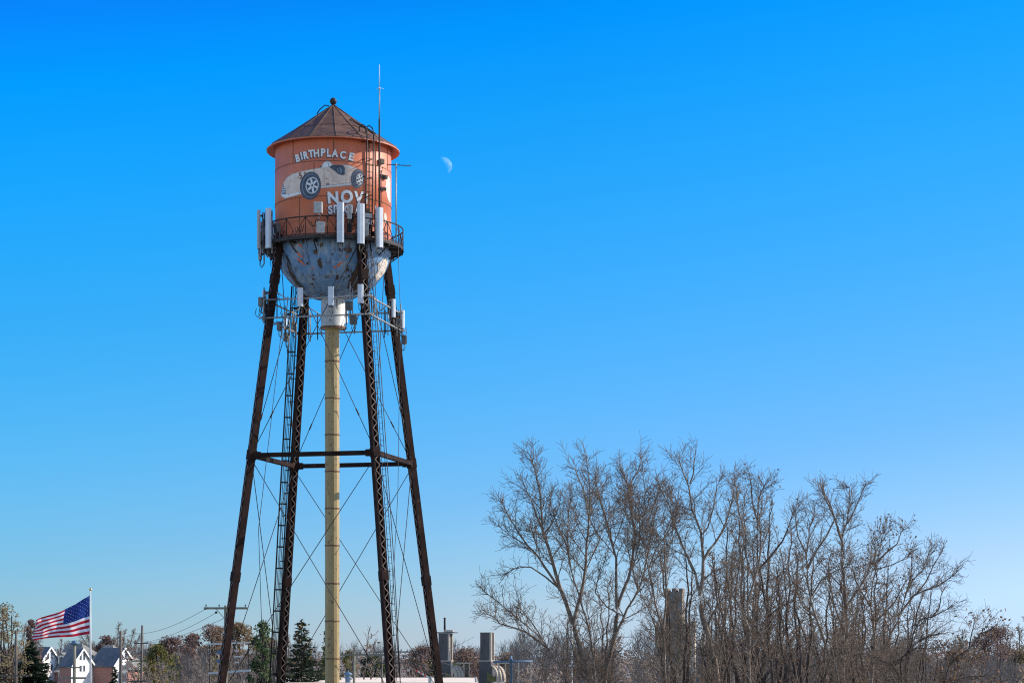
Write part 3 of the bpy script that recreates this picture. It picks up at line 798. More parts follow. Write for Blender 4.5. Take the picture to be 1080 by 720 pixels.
for i, t, y, lab in ((0, .82, 333, 'radio box hanging on the frame left of the right front leg'), (0, .86, 348, 'radio box slung under the frame left of the right front leg'),
                     (2, .72, 346, 'small radio box on the back rail left of the riser'), (3, .90, 330, 'radio box beside the left front leg'), (3, 1.05, 326, 'radio box on the outer left corner of the lower frame'),
                     (3, .5, 342, 'radio box between the left legs on the lower frame'), (3, .12, 336, 'radio box beside the back left leg'), (1, .9, 336, 'radio box beside the back right leg'),
                     (1, 1.0, 352, 'radio box under the frame at the back right leg'), (2, .03, 330, 'radio box behind the back right leg'), (3, .3, 350, 'radio box under the frame between the left legs')):
    p, n = fr(i, t, y, .12)
    dup(rad1, p, math.atan2(n.x, -n.y), lab, GR)
# whip antenna above the ladder, yagi on a mast
t = thing('whip_antenna', 'tall thin whip antenna rising above the tank roof beside the ladder', 'antenna', pol(46, RE+.02, z_floor))
mb = MB(); mb.tube([pol(46, RE+.1, z_floor), pol(46, RE+.1, zp(138))], .05, 6); mb.build('mast', M['dsteel'], t)
mb = MB(); mb.tube([pol(46, RE+.1, zp(138)), pol(46, RE+.1, zp(106))], .034, 6); mb.build('lower_section', M['galv'], t)
mb = MB(); mb.tube([pol(46, RE+.1, zp(106)), pol(46, RE+.1, zp(82))], .022, 6); mb.tube([pol(46, RE+.1, zp(107)), pol(46, RE+.1, zp(105.5))], .06, 6)
c = pol(46, RE+.1, zp(105.5))
for q in range(3): mb.tube([c, c + Vector((math.cos(q*2.1+.3)*.26, math.sin(q*2.1+.3)*.26, -.06))], .010, 4)
mb.build('whip', M['panel'], t)
t = thing('yagi_antenna', 'thin mast with a horizontal cross antenna at the right balcony edge', 'antenna', pol(68, RB-.05, z_floor))
mb = MB(); mb.tube([pol(68, RB-.05, z_floor), pol(68, RB-.05, zp(178))], .04, 6); mb.build('mast', M['galv'], t)
c = pol(68, RB-.05, zp(180))
mb = MB(); mb.tube([c + Vector((-.55,0,.02)), c + Vector((.85,.1,-.04))], .025, 5)
for x in (-.4, -.1, .2, .5, .8): mb.tube([c + Vector((x,-.22,.0)), c + Vector((x,.22,.0))], .010, 4)
mb.build('boom', M['dsteel'], t)
mb = MB()

# ------------------------------------------------------------------ moon
m, nt_, bs_ = newmat('moon_rock')
g_ = nt_.nodes.new('ShaderNodeNewGeometry'); df = nt_.nodes.new('ShaderNodeBsdfDiffuse'); trn = nt_.nodes.new('ShaderNodeBsdfTransparent')
nt_.links.new(ramp(nt_, tex(nt_, 'n', .02, detail=3), [(.4,(.06,.06,.06)), (.62,(.14,.14,.14))]), df.inputs['Color'])
ad = nt_.nodes.new('ShaderNodeAddShader'); mx = nt_.nodes.new('ShaderNodeMixShader')
nt_.links.new(df.outputs[0], ad.inputs[0]); nt_.links.new(trn.outputs[0], ad.inputs[1])
nt_.links.new(g_.outputs['Backfacing'], mx.inputs[0]); nt_.links.new(ad.outputs[0], mx.inputs[1]); nt_.links.new(trn.outputs[0], mx.inputs[2])
nt_.links.new(mx.outputs[0], nt_.nodes['Material Output'].inputs['Surface'])
MD = 20000.0; mc = P(467.2, 175.4, MD); mr = 9.6/F*MD
mb = MB(); mb.lathe([(mr*math.cos(R(q)), mr*math.sin(R(q))) for q in range(-90, 91, 2)], 120, mc)
keep = [k for k, f in enumerate(mb.f) if (sum((Vector(mb.v[i]) for i in f), Vector())/len(f) - mc).normalized().dot(sun_dir) > .01 and (sum((Vector(mb.v[i]) for i in f), Vector())/len(f) - mc).dot(mc) < 0]
mb.f = [mb.f[k] for k in keep]; mb.m = [0]*len(keep); mb.s = [True]*len(keep)      # only the sunlit part is there to see by day
tag(mb.build('moon', m, None, mc), 'pale crescent moon in the clear blue sky right of the tank', 'moon')
#@@PART2

# ------------------------------------------------------------------ trees
UP = Vector((0,0,1))
def smooth_line(pts, step):
    """Catmull-Rom through the points"""
    out = []
    n = len(pts)
    for i in range(n-1):
        p0, p1, p2, p3 = pts[max(i-1,0)], pts[i], pts[i+1], pts[min(i+2,n-1)]
        k = max(1, int((p2-p1).length/step))
        for j in range(k):
            t = j/k
            out.append(.5*((2*p1) + (p2-p0)*t + (2*p0-5*p1+4*p2-p3)*t*t + (3*p1-p0-3*p2+p3)*t*t*t))
    out.append(pts[-1]); return out
def wander(rng, p, d, L, nseg, wob, lift):
    pts = [p.copy()]; d = d.normalized()
    for i in range(nseg):
        d = (d + Vector((rng.gauss(0,wob), rng.gauss(0,wob), rng.gauss(0,wob))) + UP*lift).normalized()
        p = p + d*(L/nseg); pts.append(p)
    return pts
class TreeGrow:
    def __init__(self, rng, rmin=.012, dens=1.0, depth=3, lift=.06):
        self.rng, self.rmin, self.dens, self.depth, self.lift = rng, rmin, dens, depth, lift
        self.limbs, self.twigs, self.tips = MB(), MB(), []
    def strip(self, pts, r0, r1, level):
        k = len(pts)
        rad = [max(self.rmin, r0 + (r1-r0)*i/(k-1)) for i in range(k)]
        if level == 0: self.limbs.tube(pts, rad, 6, cap=False)
        else: self.twigs.tube(pts, rad, 4 if level == 1 else 3, cap=False)
    def spawn(self, pts, r0, r1, level, start=.2, spacing=None, lmax=None):
        """side branches along a limb, then their own side twigs"""
        if level > self.depth: return
        rng = self.rng
        L = sum((b-a).length for a, b in zip(pts, pts[1:]))
        if L < .25: return
        sp = (spacing or {1: .50, 2: .33, 3: .24}[level]) / self.dens
        n = max(2, int(L*(1-start)/sp))
        az = rng.uniform(0, 6.28)
        for i in range(n):
            t = start + (1-start)*((i + rng.uniform(.1,.9))/n)**.75
            f = t*(len(pts)-1); k = min(int(f), len(pts)-2)
            p = pts[k].lerp(pts[k+1], f-k)
            tg = (pts[k+1]-pts[k]).normalized()
            az += 2.4 + rng.uniform(-.7,.7)
            side = tg.orthogonal().normalized(); side = side*math.cos(az) + tg.cross(side)*math.sin(az)
            ang = R(rng.uniform(26, 60))
            d = tg*math.cos(ang) + side*math.sin(ang) + UP*.08
            if level == 1: l = rng.uniform(.35,1.0)*min(L*.55, 4.4)*(1.0-.76*t)
            elif level == 2: l = rng.uniform(.35,.95)*min(L*.66, 2.2)*(1.1-.5*t)
            else: l = rng.uniform(.3,.9)*min(max(L*.7,.45), 1.0)
            if lmax: l = min(l, lmax)
            if l < .12: continue
            rp = r0 + (r1-r0)*t
            ra = max(self.rmin, min(rp*.6, .007 + l*.009)); rb = self.rmin
            br = wander(rng, p, d, l, 6 if level == 1 else 4 if level == 2 else 2, .12, self.lift)
            self.strip(br, ra, rb, level)
            self.tips.append(br[-1])
            self.spawn(br, ra, rb, level+1, .12)
    def limb(self, pts, r0, r1, start=.25):
        self.strip(pts, r0, r1, 0)
        self.spawn(pts, max(r0,.02), max(r1,.012), 1, start)
        # fine spreading twigs towards the end of the limb
        L = sum((b-a).length for a, b in zip(pts, pts[1:]))
        for _ in range(int(min(11, 3 + L*1.0)*self.dens)):
            t = 1 - min(.6, 2.6/max(L,1))*self.rng.random()
            f = t*(len(pts)-1); k = min(int(f), len(pts)-2); p = pts[k].lerp(pts[k+1], f-k); tg = (pts[k+1]-pts[k]).normalized()
            d = (tg + Vector((self.rng.gauss(0,.62), self.rng.gauss(0,.62), self.rng.gauss(0,.40)))).normalized()
            br = wander(self.rng, p, d, self.rng.uniform(.3,1.15), 4, .17, .02)
            self.strip(br, self.rmin*1.25, self.rmin, 2); self.tips.append(br[-1]); self.spawn(br, self.rmin*1.25, self.rmin, 3, .1)
        # fine end of the limb
        tip = wander(self.rng, pts[-1], pts[-1]-pts[-2], .35, 3, .12, .1)
        self.strip(tip, r1, self.rmin, 1); self.spawn(tip, r1, self.rmin, 3, 0)

def leaf_quads(mb, rng, pts, size, per, spread, mi=0):
    for p in pts:
        for _ in range(per):
            c = p + Vector((rng.gauss(0,spread), rng.gauss(0,spread), rng.gauss(0,spread)))
            a = Vector((rng.gauss(0,1), rng.gauss(0,1), rng.gauss(0,1))).normalized()
            b = a.orthogonal().normalized(); s = size*rng.uniform(.6,1.3)
            mb.add([c - a*s*.5, c + b*s*.32, c + a*s*.5, c - b*s*.32], [(0,1,2,3)], mi)

def bare_tree(label, d, limbs, group, seed, leaves=None, cls='bark', dens=1.0, depth=3):
    """limbs: list of (pixel points from the foot up, radius at foot px, radius at tip px, depth lean)"""
    rng = random.Random(seed)
    tg = TreeGrow(rng, .0080*d/110, dens*2.0, depth)
    k = d/F
    bx = limbs[0][0][0]
    base = Vector(((bx[0]-CXP)*k, d, 0))
    t = thing('bare_tree', label, 'tree', base, group)
    for pts, r0, r1, lean in limbs:
        n = len(pts); ln = math.hypot(pts[-1][0]-pts[0][0], pts[-1][1]-pts[0][1])*k
        w = [Vector(((x-CXP)*k, d, HC + (HY-y)*k)) for x, y in pts]
        sx = rng.uniform(-.04,.04)
        for i in range(n):
            q = i/max(n-1,1)
            w[i].y += lean*ln*q*q + (rng.uniform(-.15,.15) if 0 < i else 0)
        if pts[0][1] >= 708: w.insert(0, Vector((w[0].x + (w[0].x-w[1].x)*.6 + sx, d, -.1)))
        cut = min(.85, ln*.14)                      # the traced tip takes in its last twigs
        while cut > 0 and len(w) > 2:
            l_ = (w[-1]-w[-2]).length
            if l_ > cut: w[-1] = w[-1].lerp(w[-2], cut/l_); cut = 0
            else: cut -= l_; w.pop()
        w = smooth_line(w, .55)
        w = [p + Vector((rng.gauss(0,.02), rng.gauss(0,.03), 0)) for p in w]
        low = pts[0][1] >= 700
        tg.limb(w, r0*k, max(r1*k, .013), .45 if low else .18)
    tg.limbs.build('trunk', M[cls], t)
    tg.twigs.build('crown', M['twig'], t)
    if leaves:
        mat, frac, size = leaves
        mb = MB(); leaf_quads(mb, rng, [p for p in tg.tips if rng.random() < frac], size, 1, .1)
        mb.build('leaves', L[mat], t)
    return t

GT = 'tall bare trees on the right'
bare_tree('spreading bare tree with a long low limb reaching left', 112, [
    ([(621,720),(615.5,698),(610,678),(604,655)], 3.4, 2.4, 0),
    ([(604,658),(598,638),(591,621),(582,589),(573,562),(571,545),(568,511),(562,490),(555,470)], 2.3, .35, -.10),
    ([(591,622),(583,609),(575,598),(566,585),(555,573),(545,557),(529,530),(520,508)], 1.5, .3, .25),
    ([(582,589),(578,575),(572,559),(562,532),(559,523),(549,507)], 1.3, .3, .35),
    ([(605,656),(609,640),(613,624),(618,589),(620,560),(623,526),(621,496),(617.5,475),(614.5,461)], 1.9, .3, .15),
    ([(622,548),(617,525),(614.5,514),(606,496),(595,482)], .9, .25, -.3),
    ([(628,720),(624,684),(620,658),(613,636),(608,622),(600,589),(598,557),(600,531),(600,513)], 2.0, .3, -.3),
    ([(602,597),(596,570),(590,559),(583,541),(577,520)], 1.0, .25, -.35),
    ([(600,719),(592,704),(584,691),(569,671),(555,659),(540,647),(527,636),(515.5,627),(505,618),(494,611)], 1.9, .3, -.12),
    ([(586,694),(575.5,681),(553,665.5),(540,661),(527,657),(521,650),(513,647),(502,646),(491,645.5)], 1.3, .3, .2),
    ([(574,677),(560,655),(548,640),(545,622)], .8, .25, -.4),
    ([(591,621),(575,608),(560,598),(548,597),(537,602),(528,610)], 1.0, .25, .1),
    ([(556,575),(540,566),(528,556),(515,545)], .7, .25, .3),
    ([(574,562),(582,552),(590,530),(592,515)], .8, .25, .2),
    ], GT, 11)
bare_tree('bare tree with forking upright limbs left of the concrete tower', 118, [
    ([(638,716),(640,705),(648,671),(651,640)], 2.9, 2.1, 0),
    ([(651,641),(657,624),(663,609),(668,582),(670,565),(667,545),(666,536),(663,511),(659,499),(653,480)], 1.8, .3, .2),
    ([(650,642),(649,622),(650,605),(649,589),(641,559),(631,526),(627,507),(624,490)], 1.6, .3, -.25),
    ([(644,688),(648,675),(652,664),(662,642),(674,620),(682,593),(686,570),(692,545),(697,520)], 1.5, .3, .1),
    ([(673,622),(668,600),(673,575),(676,559),(673,536),(667,517),(664,497)], 1.0, .3, .3),
    ([(658,650),(640,640),(628,625),(634,600),(640,580)], .9, .25, -.35),
    ([(636,712),(622,700),(612,690),(600,684)], .9, .25, -.3),
    ([(663,511),(672,498),(676,486),(675,474)], .7, .25, -.2),
    ], GT, 23)
bare_tree('slender bare tree standing directly in front of the concrete tower', 108, [
    ([(702,720),(701,702),(699,668),(690,626),(683,593),(679,562),(680,519),(679,475)], 2.2, .3, .1),
    ([(698,716),(694,684),(690,658),(682,640),(674,624),(668,600)], 1.7, .4, -.2),
    ([(699,668),(703,630),(702,598),(702,562),(712,540),(708,514),(703,503)], 1.2, .3, .25),
    ([(702,672),(713,655),(722,643),(730,628),(736,612)], 1.0, .3, -.3),
    ([(684,598),(692,578),(705,560),(712,545),(720,532)], .9, .25, .2),
    ([(679,560),(687,540),(694,516),(690,495)], .8, .25, -.3),
    ], GT, 37)
bare_tree('tallest bare tree with a pale lit trunk right of the concrete tower', 104, [
    ([(757,720),(751,690),(745.5,668),(741,650),(738,627)], 3.7, 2.6, 0),
    ([(738,628),(741,609),(742,589),(739,560),(731,536),(728,512),(719,491),(715.6,467)], 2.0, .3, .12),
    ([(738,628),(732,604),(724,583),(714,562),(705,533),(696,517),(690,500)], 1.6, .3, -.2),
    ([(728,510),(731,500),(732,491),(735,470)], .9, .3, -.1),
    ([(742,590),(748,580),(754,573),(762,561),(770.6,536),(777,508),(777,480)], 1.5, .3, .2),
    ([(740,563),(746,556),(752,536),(755,514),(763,497)], 1.0, .3, -.3),
    ([(745.5,668),(750,652),(754,644),(760,635),(765.5,627),(772,610),(776,590),(783,570)], 1.3, .3, .35),
    ([(752,716),(746,692),(735,678),(726,664),(715,648)], 1.6, .35, -.3),
    ([(757,705),(765,660),(772,627),(775,600),(780,575)], 1.2, .3, .3),
    ([(741,612),(752,602),(762,598),(775,601)], .8, .25, -.4),
    ], GT, 41)
bare_tree('dark trunked bare tree with upward limbs left of the dense thicket', 100, [
    ([(791,720),(790,662),(789,630),(789,608),(787,560),(786,527),(787,500)], 2.4, .3, .05),
    ([(790,664),(783,645),(776,632),(768,622),(765,600),(762,580)], 1.3, .3, -.2),
    ([(789,632),(796,612),(801,598),(804,570),(803,545),(812,520)], 1.2, .3, .3),
    ([(790,690),(778,680),(765,665),(752,655)], 1.0, .25, -.4),
    ([(791,684),(800,670),(812,660),(822,640)], .9, .25, .2),
    ([(786,560),(779,540),(776,515),(772,500)], .8, .25, -.2),
    ], GT, 53, ('dry', .06, .15))
bare_tree('bare tree with a swept trunk and reddish bark beside the dense thicket', 107, [
    ([(815,720),(811,680),(809,644),(802.6,612),(799,590),(799,547),(801,520),(812,497)], 2.3, .3, -.05),
    ([(806,625),(796,612),(792,600),(786,570),(783,545)], 1.2, .3, .3),
    ([(800,600),(812,588),(825,570),(836,548),(842,530)], 1.2, .3, .2),
    ([(810,650),(822,640),(834,634),(840,615)], 1.0, .25, -.35),
    ([(800,550),(793,530),(791,510),(788,492)], .8, .25, -.2),
    ([(812,690),(800,672),(796,660),(784,650)], .9, .25, -.4),
    ], GT, 59, ('dry', .07, .15), 'bark2')
bare_tree('bare tree with pale lit trunk leaning left in the dense thicket', 103, [
    ([(884,720),(876,695),(868.5,673),(862,655),(856,637),(851,599),(852,570),(858,545),(862,520)], 2.8, .3, 0),
    ([(870,676),(860,650),(848,640),(842,622),(838,600),(835,570)], 1.3, .3, .3),
    ([(852,600),(862,580),(872,565),(880,547),(867,520),(860,507)], 1.3, .3, -.15),
    ([(855,630),(866,612),(880,602),(890,598),(900,590)], 1.0, .25, -.3),
    ([(851,585),(843,565),(840,540),(844,515)], .9, .25, .2),
    ([(882,716),(890,690),(893,660),(892,635)], 1.3, .4, .3),
    ], GT, 67)
bare_tree('straight trunked bare tree with the highest crown in the dense thicket', 116, [
    ([(889,720),(890,700),(893,671),(892,621),(889,590),(888,572),(895,550),(897,533),(897,513),(893,497)], 2.3, .3, .08),
    ([(889,575),(884,558),(880,547),(872,530),(867,520),(862,505)], 1.2, .3, -.25),
    ([(894,552),(902,536),(908,520),(912,508)], .9, .25, -.2),
    ([(892,640),(905,622),(916,606),(922,580),(925,560)], 1.2, .3, .3),
    ([(893,668),(884,650),(878,634),(872,612),(872,590)], 1.1, .3, -.3),
    ([(892,622),(880,610),(870,595),(858,585)], .9, .25, .3),
    ], GT, 71, ('dry', .05, .15))
bare_tree('bare tree with dry brown leaves clinging at mid height right of the thicket', 109, [
    ([(919,720),(920,705),(922,668),(918,640),(922.5,602),(929,568),(934,552),(936,535)], 2.2, .3, -.05),
    ([(923,656),(930,648),(942,635),(950,618),(955,605)], 1.1, .3, -.3),
    ([(925,592),(935,583),(947,573),(953,560),(958,550)], 1.0, .25, .25),
    ([(924,600),(940,596),(952,590),(962,581)], .8, .25, -.2),
    ([(921,690),(912,676),(903,668),(893,655)], 1.0, .25, .3),
    ([(919,640),(908,622),(900,600),(896,580)], 1.0, .25, .2),
    ], GT, 79, ('dry', .40, .15))
bare_tree('bare tree with two long limbs reaching up to the right over the open sky', 114, [
    ([(928,720),(933,690),(940,668),(947,655),(955,630),(962,612),(973,602),(983,578),(990,564)], 2.0, .3, .08),
    ([(950,645),(963,628),(975,622),(990,617),(1003,607),(1018,592)], 1.2, .3, -.15),
    ([(955,630),(960,612),(963,597),(965,573)], .9, .3, .3),
    ([(968,626),(978,612),(985,596),(996,580),(1000,566)], .9, .25, .3),
    ([(940,668),(932,650),(930,632),(935,612)], .9, .25, -.3),
    ], GT, 83)
bare_tree('low crooked dark tree with rising branches near the right side', 99, [
    ([(951,720),(949,700),(952,693),(958,688),(961,678),(963,668),(966,660),(970,653),(983,650),(998,642),(1008,632)], 2.2, .3, -.1),
    ([(955,690),(964,680),(970,675),(980,670),(993,668),(1006,667)], 1.1, .3, .3),
    ([(958,688),(966,683),(980,683),(996,683)], .8, .25, -.4),
    ([(966,660),(968,645),(972,632),(976,622)], .9, .25, .3),
    ([(983,650),(990,640),(992,628),(998,618)], .8, .25, .1),
    ([(948,712),(940,700),(930,696),(918,690)], 1.0, .25, .2),
    ], GT, 89, None, 'bark2')
bare_tree('small leaning tree with leaf tufts at the tip, rightmost near the russet oak', 101, [
    ([(996,720),(1001,702),(1010,692),(1022,683),(1033,668),(1042,656),(1050,647)], 1.7, .3, -.1),
    ([(1003,721),(1012,716),(1023,713),(1033,713),(1045,711)], 1.2, .35, -.3),
    ([(1022,683),(1024,670),(1028,660),(1030,650)], .8, .25, .3),
    ([(1034,668),(1044,664),(1052,657)], .7, .25, -.2),
    ], GT, 97, ('dry', .35, .19), 'bark2', .9)

# a second rank of bare trees behind, each grown on its own
def grown_tree(label, px, ytop, d, spread, group, seed, leaves=None, nl=7, dens=.75, depth=3, twig='twig', bark='bark2'):
    rng = random.Random(seed)
    k = d/F
    base = Vector(((px-CXP)*k, d, 0)); H = HC + (HY-ytop)*k; W = spread*k
    t = thing('bare_tree', label, 'tree', base, group)
    tg = TreeGrow(rng, .0095*d/110*(.6 if d > 600 else 1), dens*1.3*(110/d)**.62, depth, .05)
    h0 = H*rng.uniform(.28,.42); r = H*.012
    tr = wander(rng, base - UP*.1, UP, h0, 6, .05, .05)
    tg.strip(tr, r*1.25, r*.95, 0)
    for i in range(nl):
        a = 6.28*i/nl + rng.uniform(-.4,.4)
        f = 1 if i == 0 else rng.uniform(.55,1)
        rr = 0.12*W if i == 0 else W*rng.uniform(.32,.62)
        end = base + Vector((math.cos(a)*rr, math.sin(a)*rr, H*f - .9))
        s = tr[rng.randint(3,6)]
        mid = s.lerp(end, .5) + Vector((math.cos(a)*rr*.18, math.sin(a)*rr*.18, 0)) 
        pts = smooth_line([s, mid, end], .7)
        pts = [pts[0]] + [p + Vector((rng.gauss(0,.07), rng.gauss(0,.07), rng.gauss(0,.05))) for p in pts[1:]]
        tg.limb(pts, r*.62, .015*d/110, .12)
    tg.limbs.build('trunk', M[bark], t); tg.twigs.build('crown', M[twig], t)
    if leaves:
        mat, frac, size = leaves
        mb = MB(); leaf_quads(mb, rng, [p for p in tg.tips if rng.random() < frac], size, 1, .15)
        mb.build('leaves', L[mat], t)
    return t
GS = 'smaller bare trees in the thicket behind'
for i, (px, yt, d, sp, lab, lv) in enumerate((
    (716, 548, 132, 62, 'bare tree with thin stems growing between the concrete tower and the tallest trunk', None),
    (592, 640, 165, 60, 'small bare tree under the long low limb at the left of the thicket', None),
    (634, 600, 150, 70, 'bare tree half hidden behind the left spreading trees', None),

    (735, 600, 172, 62, 'bare tree rising behind the lit trunk beside the concrete tower', None),
    (776, 560, 140, 60, 'bare tree with rusty leaf remnants between two dark trunks', ('dry', .35, .17)),
    (826, 545, 135, 70, 'twiggy bare tree at the left edge of the dense thicket', ('dry', .10, .15)),
    (868, 570, 132, 70, 'bushy bare tree crossing the pale leaning trunk', None),
    (905, 580, 138, 66, 'bare tree with browned twigs behind the leaf holding tree', ('dry', .18, .15)),
    (940, 610, 146, 66, 'short bare tree below the leaf holding tree', ('dry', .25, .15)),
    (812, 590, 150, 60, 'bare tree behind the swept reddish trunk', None),

    (972, 655, 160, 56, 'low grey bare tree behind the crooked dark tree', None),


    (806, 505, 150, 60, 'tall narrow bare tree right behind the dark trunked tree', None),
    (880, 530, 150, 70, 'bare tree spread behind the straight trunked tree', ('dry', .12, .15)),
    (915, 560, 128, 64, 'bare tree with brown tufts crossing the leaf holding tree', ('dry', .35, .15)),
    (955, 600, 135, 60, 'bare tree beneath the two long limbs on the right', None),
    (760, 530, 160, 60, 'bare tree filling the gap right of the tallest trunk', None),
    (850, 560, 120, 60, 'bare tree with rusty tint in the middle of the thicket', ('dry', .25, .15)),
    )):
    grown_tree(lab, px, yt, d, sp, GS, 200+i, lv)

# ------------------------------------------------------------------ leafy and evergreen trees
def leafy_tree(label, px, ytop, d, wpx, kind, seed, group=None, n=2600, size=.5, gap=.55, ybot=None, kinds2=None):
    rng = random.Random(seed)
    k = d/F
    base = Vector(((px-CXP)*k, d, 0)); H = HC + (HY-ytop)*k; W = wpx*k/2
    t = thing('leafy_tree', label, 'tree', base, group)
    mb = MB()
    r = .018*H
    z0 = H*.22
    tr = wander(rng, base - UP*.1, UP, H*.45, 5, .05, .05)
    mb.tube(tr, [r*(1-.1*i) for i in range(6)], 6)
    # clumps spread through the crown
    nc = 44; clumps = []
    for i in range(nc):
        a = rng.uniform(0, 6.28); q = rng.random()
        z = z0 + (H-z0)*(i+.5)/nc
        prof = math.sin(math.pi*min(1, max(.06, (z-z0)/(H-z0)*.86+.14)))**.6
        rad = W*prof*math.sqrt(q)*.9
        c = base + Vector((math.cos(a)*rad, math.sin(a)*rad*.9, min(z, H-W*.18)))
        clumps.append((c, W*rng.uniform(.20,.40)))
    for c, rc in clumps[::2]:
        s = tr[rng.randint(2,5)]
        m = s.lerp(c, .5) + Vector((rng.gauss(0,.3), rng.gauss(0,.3), .2))
        mb.tube(smooth_line([s, m, c], 1.2), .05*d/300 + .03, 4, cap=False)
    mb.build('trunk', M['bark2'], t)
    mats = [L[kind]] + ([L[kinds2]] if kinds2 else [])
    lf = MB()
    for c, rc in clumps:
        mi = 1 if kinds2 and rng.random() < .4 else 0
        for _ in range(int(n*1.8)//nc):
            v = Vector((rng.gauss(0,1), rng.gauss(0,1), rng.gauss(0,1))).normalized()*rc*(rng.random()**.35)
            v.z *= .75
            leaf_quads(lf, rng, [c+v], size*.72, 1, .12, mi)
    lf.build('crown', mats, t)
    return t
def conifer(label, px, ytop, d, wpx, kind, seed, group=None, tiers=24, loose=1.0, cones=False, size=.34):
    rng = random.Random(seed)
    k = d/F
    base = Vector(((px-CXP)*k, d, 0)); H = HC + (HY-ytop)*k; W = wpx*k/2
    t = thing('conifer', label, 'tree', base, group)
    mb, lf, cn = MB(), MB(), MB()
    mb.tube([base - UP*.1, base + UP*H*.5, base + UP*H], [H*.014, H*.009, .02], 6)
    tips = []
    tiers *= 2
    for i in range(tiers):
        f = (i + rng.random()*.6)/tiers
        z = H*(.06 + .93*f); rad = W*(1-f)**.85*rng.uniform(.82,1.12) + .12
        nb = max(4, int(9*(1-f)+4))
        a0 = rng.uniform(0, 6.28)
        for j in range(nb):
            a = a0 + 6.28*j/nb + rng.uniform(-.3,.3); rl = rad*rng.uniform(.55,1.12)
            s = base + UP*(z + rng.uniform(-.5,.5)*H/tiers*1.6); dr = Vector((math.cos(a), math.sin(a), 0))
            droop = -.25*(1-f)+.25*f
            pts = [s, s + dr*rl*.5 + UP*rl*droop*.3, s + dr*rl + UP*rl*droop*.35]
            mb.tube(pts, .02*d/220, 3, cap=False)
            m = max(4, int(rl/.12*loose))
            for q in range(m):
                u = rng.uniform(.15,1.05); c = pts[0].lerp(pts[1], u*2) if u < .5 else pts[1].lerp(pts[2], min(1.05,u*2-1))
                sd = Vector((-dr.y, dr.x, 0))*rng.uniform(-1,1)
                ax = (dr*.9 + sd*.8 + UP*rng.uniform(-.35,.3)).normalized(); b = ax.cross(Vector((rng.gauss(0,1),rng.gauss(0,1),rng.gauss(0,1)))).normalized()
                c = c + sd*.22*rl*rng.random() + UP*rng.uniform(-.22,.10); sz = size*rng.uniform(.7,1.3)
                lf.add([c - ax*sz*.3, c + b*sz*.2, c + ax*sz*.8, c - b*sz*.2], [(0,1,2,3)])
            if cones and f > .62 and rng.random() < .55: tips.append(pts[2] - UP*.1)
    mb.build('trunk', M['bark2'], t); lf.build('crown', L[kind], t)
    if cones:
        leaf_quads(cn, rng, tips, .28, 3, .12); cn.build('cones', L['cone'], t)
    return t
GB2 = 'autumn trees behind the tower and poles'
for i, (px, yt, d, wd_, kind, k2, lab, n, size) in enumerate((
    (33, 653, 430, 24, 'russet', None, 'russet tree top showing behind the flag tip at far left', 2200, .55),
    (112, 670, 690, 30, 'russet', None, 'small russet tree behind the right gable of the white house', 1800, .8),
    (167, 679, 335, 30, 'yellow', 'olive', 'yellow tree right of the twin armed utility pole', 2600, .45),
    (180, 671, 530, 40, 'russet', None, 'purple brown tree behind the yellow tree', 2600, .7),
    (203, 668, 545, 36, 'russet', None, 'dull russet tree in the middle of the far left row', 2400, .7),
    (225, 659, 500, 50, 'brown', 'russet', 'broad brown tree behind the tall crossarm pole', 3000, .65),
    (252, 656, 505, 46, 'orange', 'brown', 'orange brown tree behind the left front tower leg', 3000, .65),
    (284, 672, 520, 40, 'brown', 'olive', 'brown tree between the two left tower legs', 2200, .65),
    (346, 664, 280, 20, 'olive', None, 'small olive green tree just right of the dark spruce', 1500, .40),
    (368, 686, 262, 24, 'olive', 'yellow', 'short olive tree right of the riser pipe', 1500, .36),
    (392, 690, 300, 40, 'spruce', 'olive', 'dark green round tree behind the cross arm pole near the right leg', 2200, .42),
    (447, 681, 560, 44, 'russet', 'brown', 'russet tree seen just right of the far tower leg', 2200, .7),
    (495, 683, 620, 60, 'russet', 'brown', 'russet tree between the two grey chimney blocks', 2400, .8),
    (470, 694, 420, 50, 'spruce', 'olive', 'dark green tree low between the chimney blocks', 2000, .55),
    (1052, 660, 330, 66, 'russet', None, 'russet oak at the far right edge', 4200, .42),
    (1012, 684, 340, 60, 'brown', 'greyleaf', 'brown leaved tree low in front of the far right woods', 3000, .42),
    (975, 690, 350, 60, 'greyleaf', 'brown', 'dull brown tree low behind the crooked dark tree', 2600, .42),
    (1075, 684, 300, 50, 'brown', 'olive', 'brown bushy tree at the bottom right corner', 2600, .38),
    (540, 688, 520, 40, 'brown', 'russet', 'brown tree right of the second chimney block', 1800, .65))):
    leafy_tree(lab, px, yt, d, wd_, kind, 300+i, GB2, n, size, kinds2=k2)
leafy_tree('sparse tan leaved tree at the far left edge', 6, 637, 300, 48, 'tan', 341, None, 1500, .42)
conifer('dark bushy evergreen in front of the white house', 33, 674, 320, 70, 'spruce', 351, None, 20, 1.9, size=.6)
conifer('dark evergreen at the bottom left corner', 6, 690, 310, 40, 'spruce', 352, None, 18, 1.5, size=.55)
conifer('dark spruce with brown cones in its narrow top behind the riser', 318, 652, 215, 84, 'spruce', 353, None, 30, 1.6, True)
leafy_tree('bright green loose pine behind the left back tower leg', 277, 655, 225, 32, 'pine', 354, None, 1700, .40)
leafy_tree('low dark green tree filling the gap right of the spruce', 344, 692, 232, 34, 'spruce', 355, None, 1800, .34, kinds2='olive')
conifer('little evergreen in front of the right gable of the white house', 121, 702, 330, 16, 'spruce', 356, None, 14, 1.4, size=.5)
GF = 'grey bare trees in the left distance'
